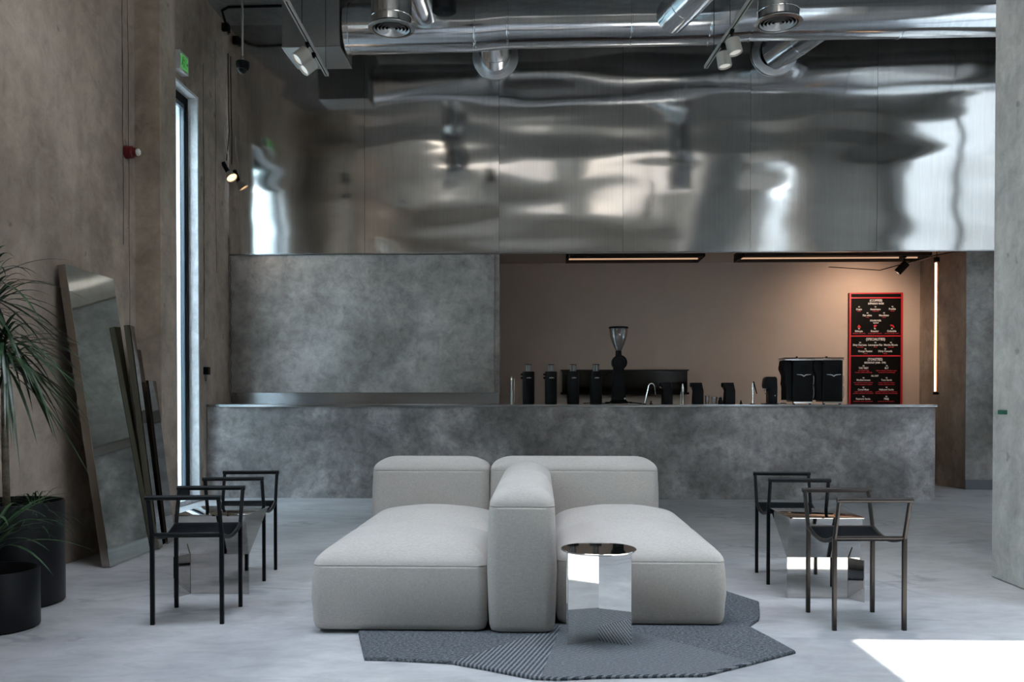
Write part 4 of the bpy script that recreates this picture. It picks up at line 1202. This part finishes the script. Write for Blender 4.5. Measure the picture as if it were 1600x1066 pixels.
# twin batch brewers
def make_twin():
    t = thing('batch_brewer', '', 'coffee brewer', group='tall black batch brewers with wing emblem')
    MB().box(-0.095, 0.135, -0.10, 0.16, 0.03, 0.500, bev=0.012).build('body', 'black_gloss', t)
    side = [(-0.0955, 0.05), (-0.160, 0.05), (-0.160, 0.20), (-0.170, 0.235), (-0.163, 0.30), (-0.165, 0.335), (-0.196, 0.405), (-0.192, 0.44), (-0.182, 0.500), (-0.0955, 0.500)]
    MB().prism([(x, -0.085, z) for x, z in side], (0, 0, 0), (0, 0.22, 0)).build('side_shell', 'black_matte', t, bevel=0.004)
    MB().box(-0.185, 0.145, -0.105, 0.165, 0.501, 0.508).build('chrome_band', 'chrome', t)
    MB().box(-0.183, 0.143, -0.103, 0.163, 0.509, 0.524, bev=0.003).build('clear_cover', 'clear', t)
    MB().box(-0.187, 0.147, -0.107, 0.167, 0.525, 0.531, bev=0.002).build('top_lid', 'black_gloss', t)
    MB().lathe([(0.010, 0.5315), (0.014, 0.54), (0.010, 0.548)], (-0.02, 0, 0), 16).build('lid_knob', 'black_matte', t)
    for z in (0.405, 0.115):
        MB().lathe([(0.046, -0.106), (0.048, -0.1005)], (0.035, 0, z), 36, 'Y').build('round_recess', 'black_matte', t)
    b = MB()
    for s in (-1, 1):
        pts = [(0, 0.322), (s * 0.010, 0.334), (s * 0.030, 0.340), (s * 0.082, 0.341), (s * 0.076, 0.336), (s * 0.034, 0.331), (s * 0.016, 0.325), (0, 0.312)]
        b.prism([(0.032 + x, -0.1005, z) for x, z in pts], (0, 0, 0), (0, -0.004, 0))
    b.build('wing_emblem', 'menu_white', t)
    for x in (-0.07, 0.11):
        MB().lathe([(0.014, 0), (0.014, 0.0295)], (x, -0.07, 0), 14).build('foot', 'black_matte', t)
    MB().box(-0.08, 0.12, -0.11, -0.09, 0.012, 0.029).build('drip_grille', 'chrome', t)
    b = MB()
    b.tube([(0.137, -0.104, 0.23), (0.142, -0.108, 0.26), (0.142, -0.108, 0.30), (0.137, -0.104, 0.325)], 0.004, 8)
    b.tube([(0.137, -0.104, 0.07), (0.143, -0.108, 0.11), (0.143, -0.108, 0.17), (0.137, -0.104, 0.205)], 0.004, 8)
    b.build('chrome_pull', 'chrome', t)
    return t
tb = make_twin()
nest(tb, wing_emblem='body', round_recess='body', lid_knob='top_lid', chrome_pull='body')
place(tb, (2.945, y_, ZT), 'tall black batch brewer with wing emblem, the one nearer the small grinder')
place(copy_tree(tb), (3.281, y_, ZT), 'tall black batch brewer with wing emblem, the one nearer the menu board')
t = thing('steam_wand', 'small white tipped nozzle lying between small grinder and batch brewers', 'nozzle', (2.72, y_ - 0.02, ZT))
MB().tube([(0, 0, 0.012), (0.028, 0, 0.032)], 0.006, 8).build('tip', 'menu_white', t)
MB().tube([(-0.005, 0, 0.010), (0.045, 0.02, 0.012), (0.09, 0.02, 0.008)], 0.005, 8).build('hose', 'black_matte', t)
# green tape on the pier
tag(MB().box(2.808, 2.8145, 5.50, 5.60, 1.02, 1.045).build('green_tape', plain('green tape', (0.02, 0.12, 0.07), 0.5)), 'scrap of dark green tape stuck on the foreground pier', 'tape')
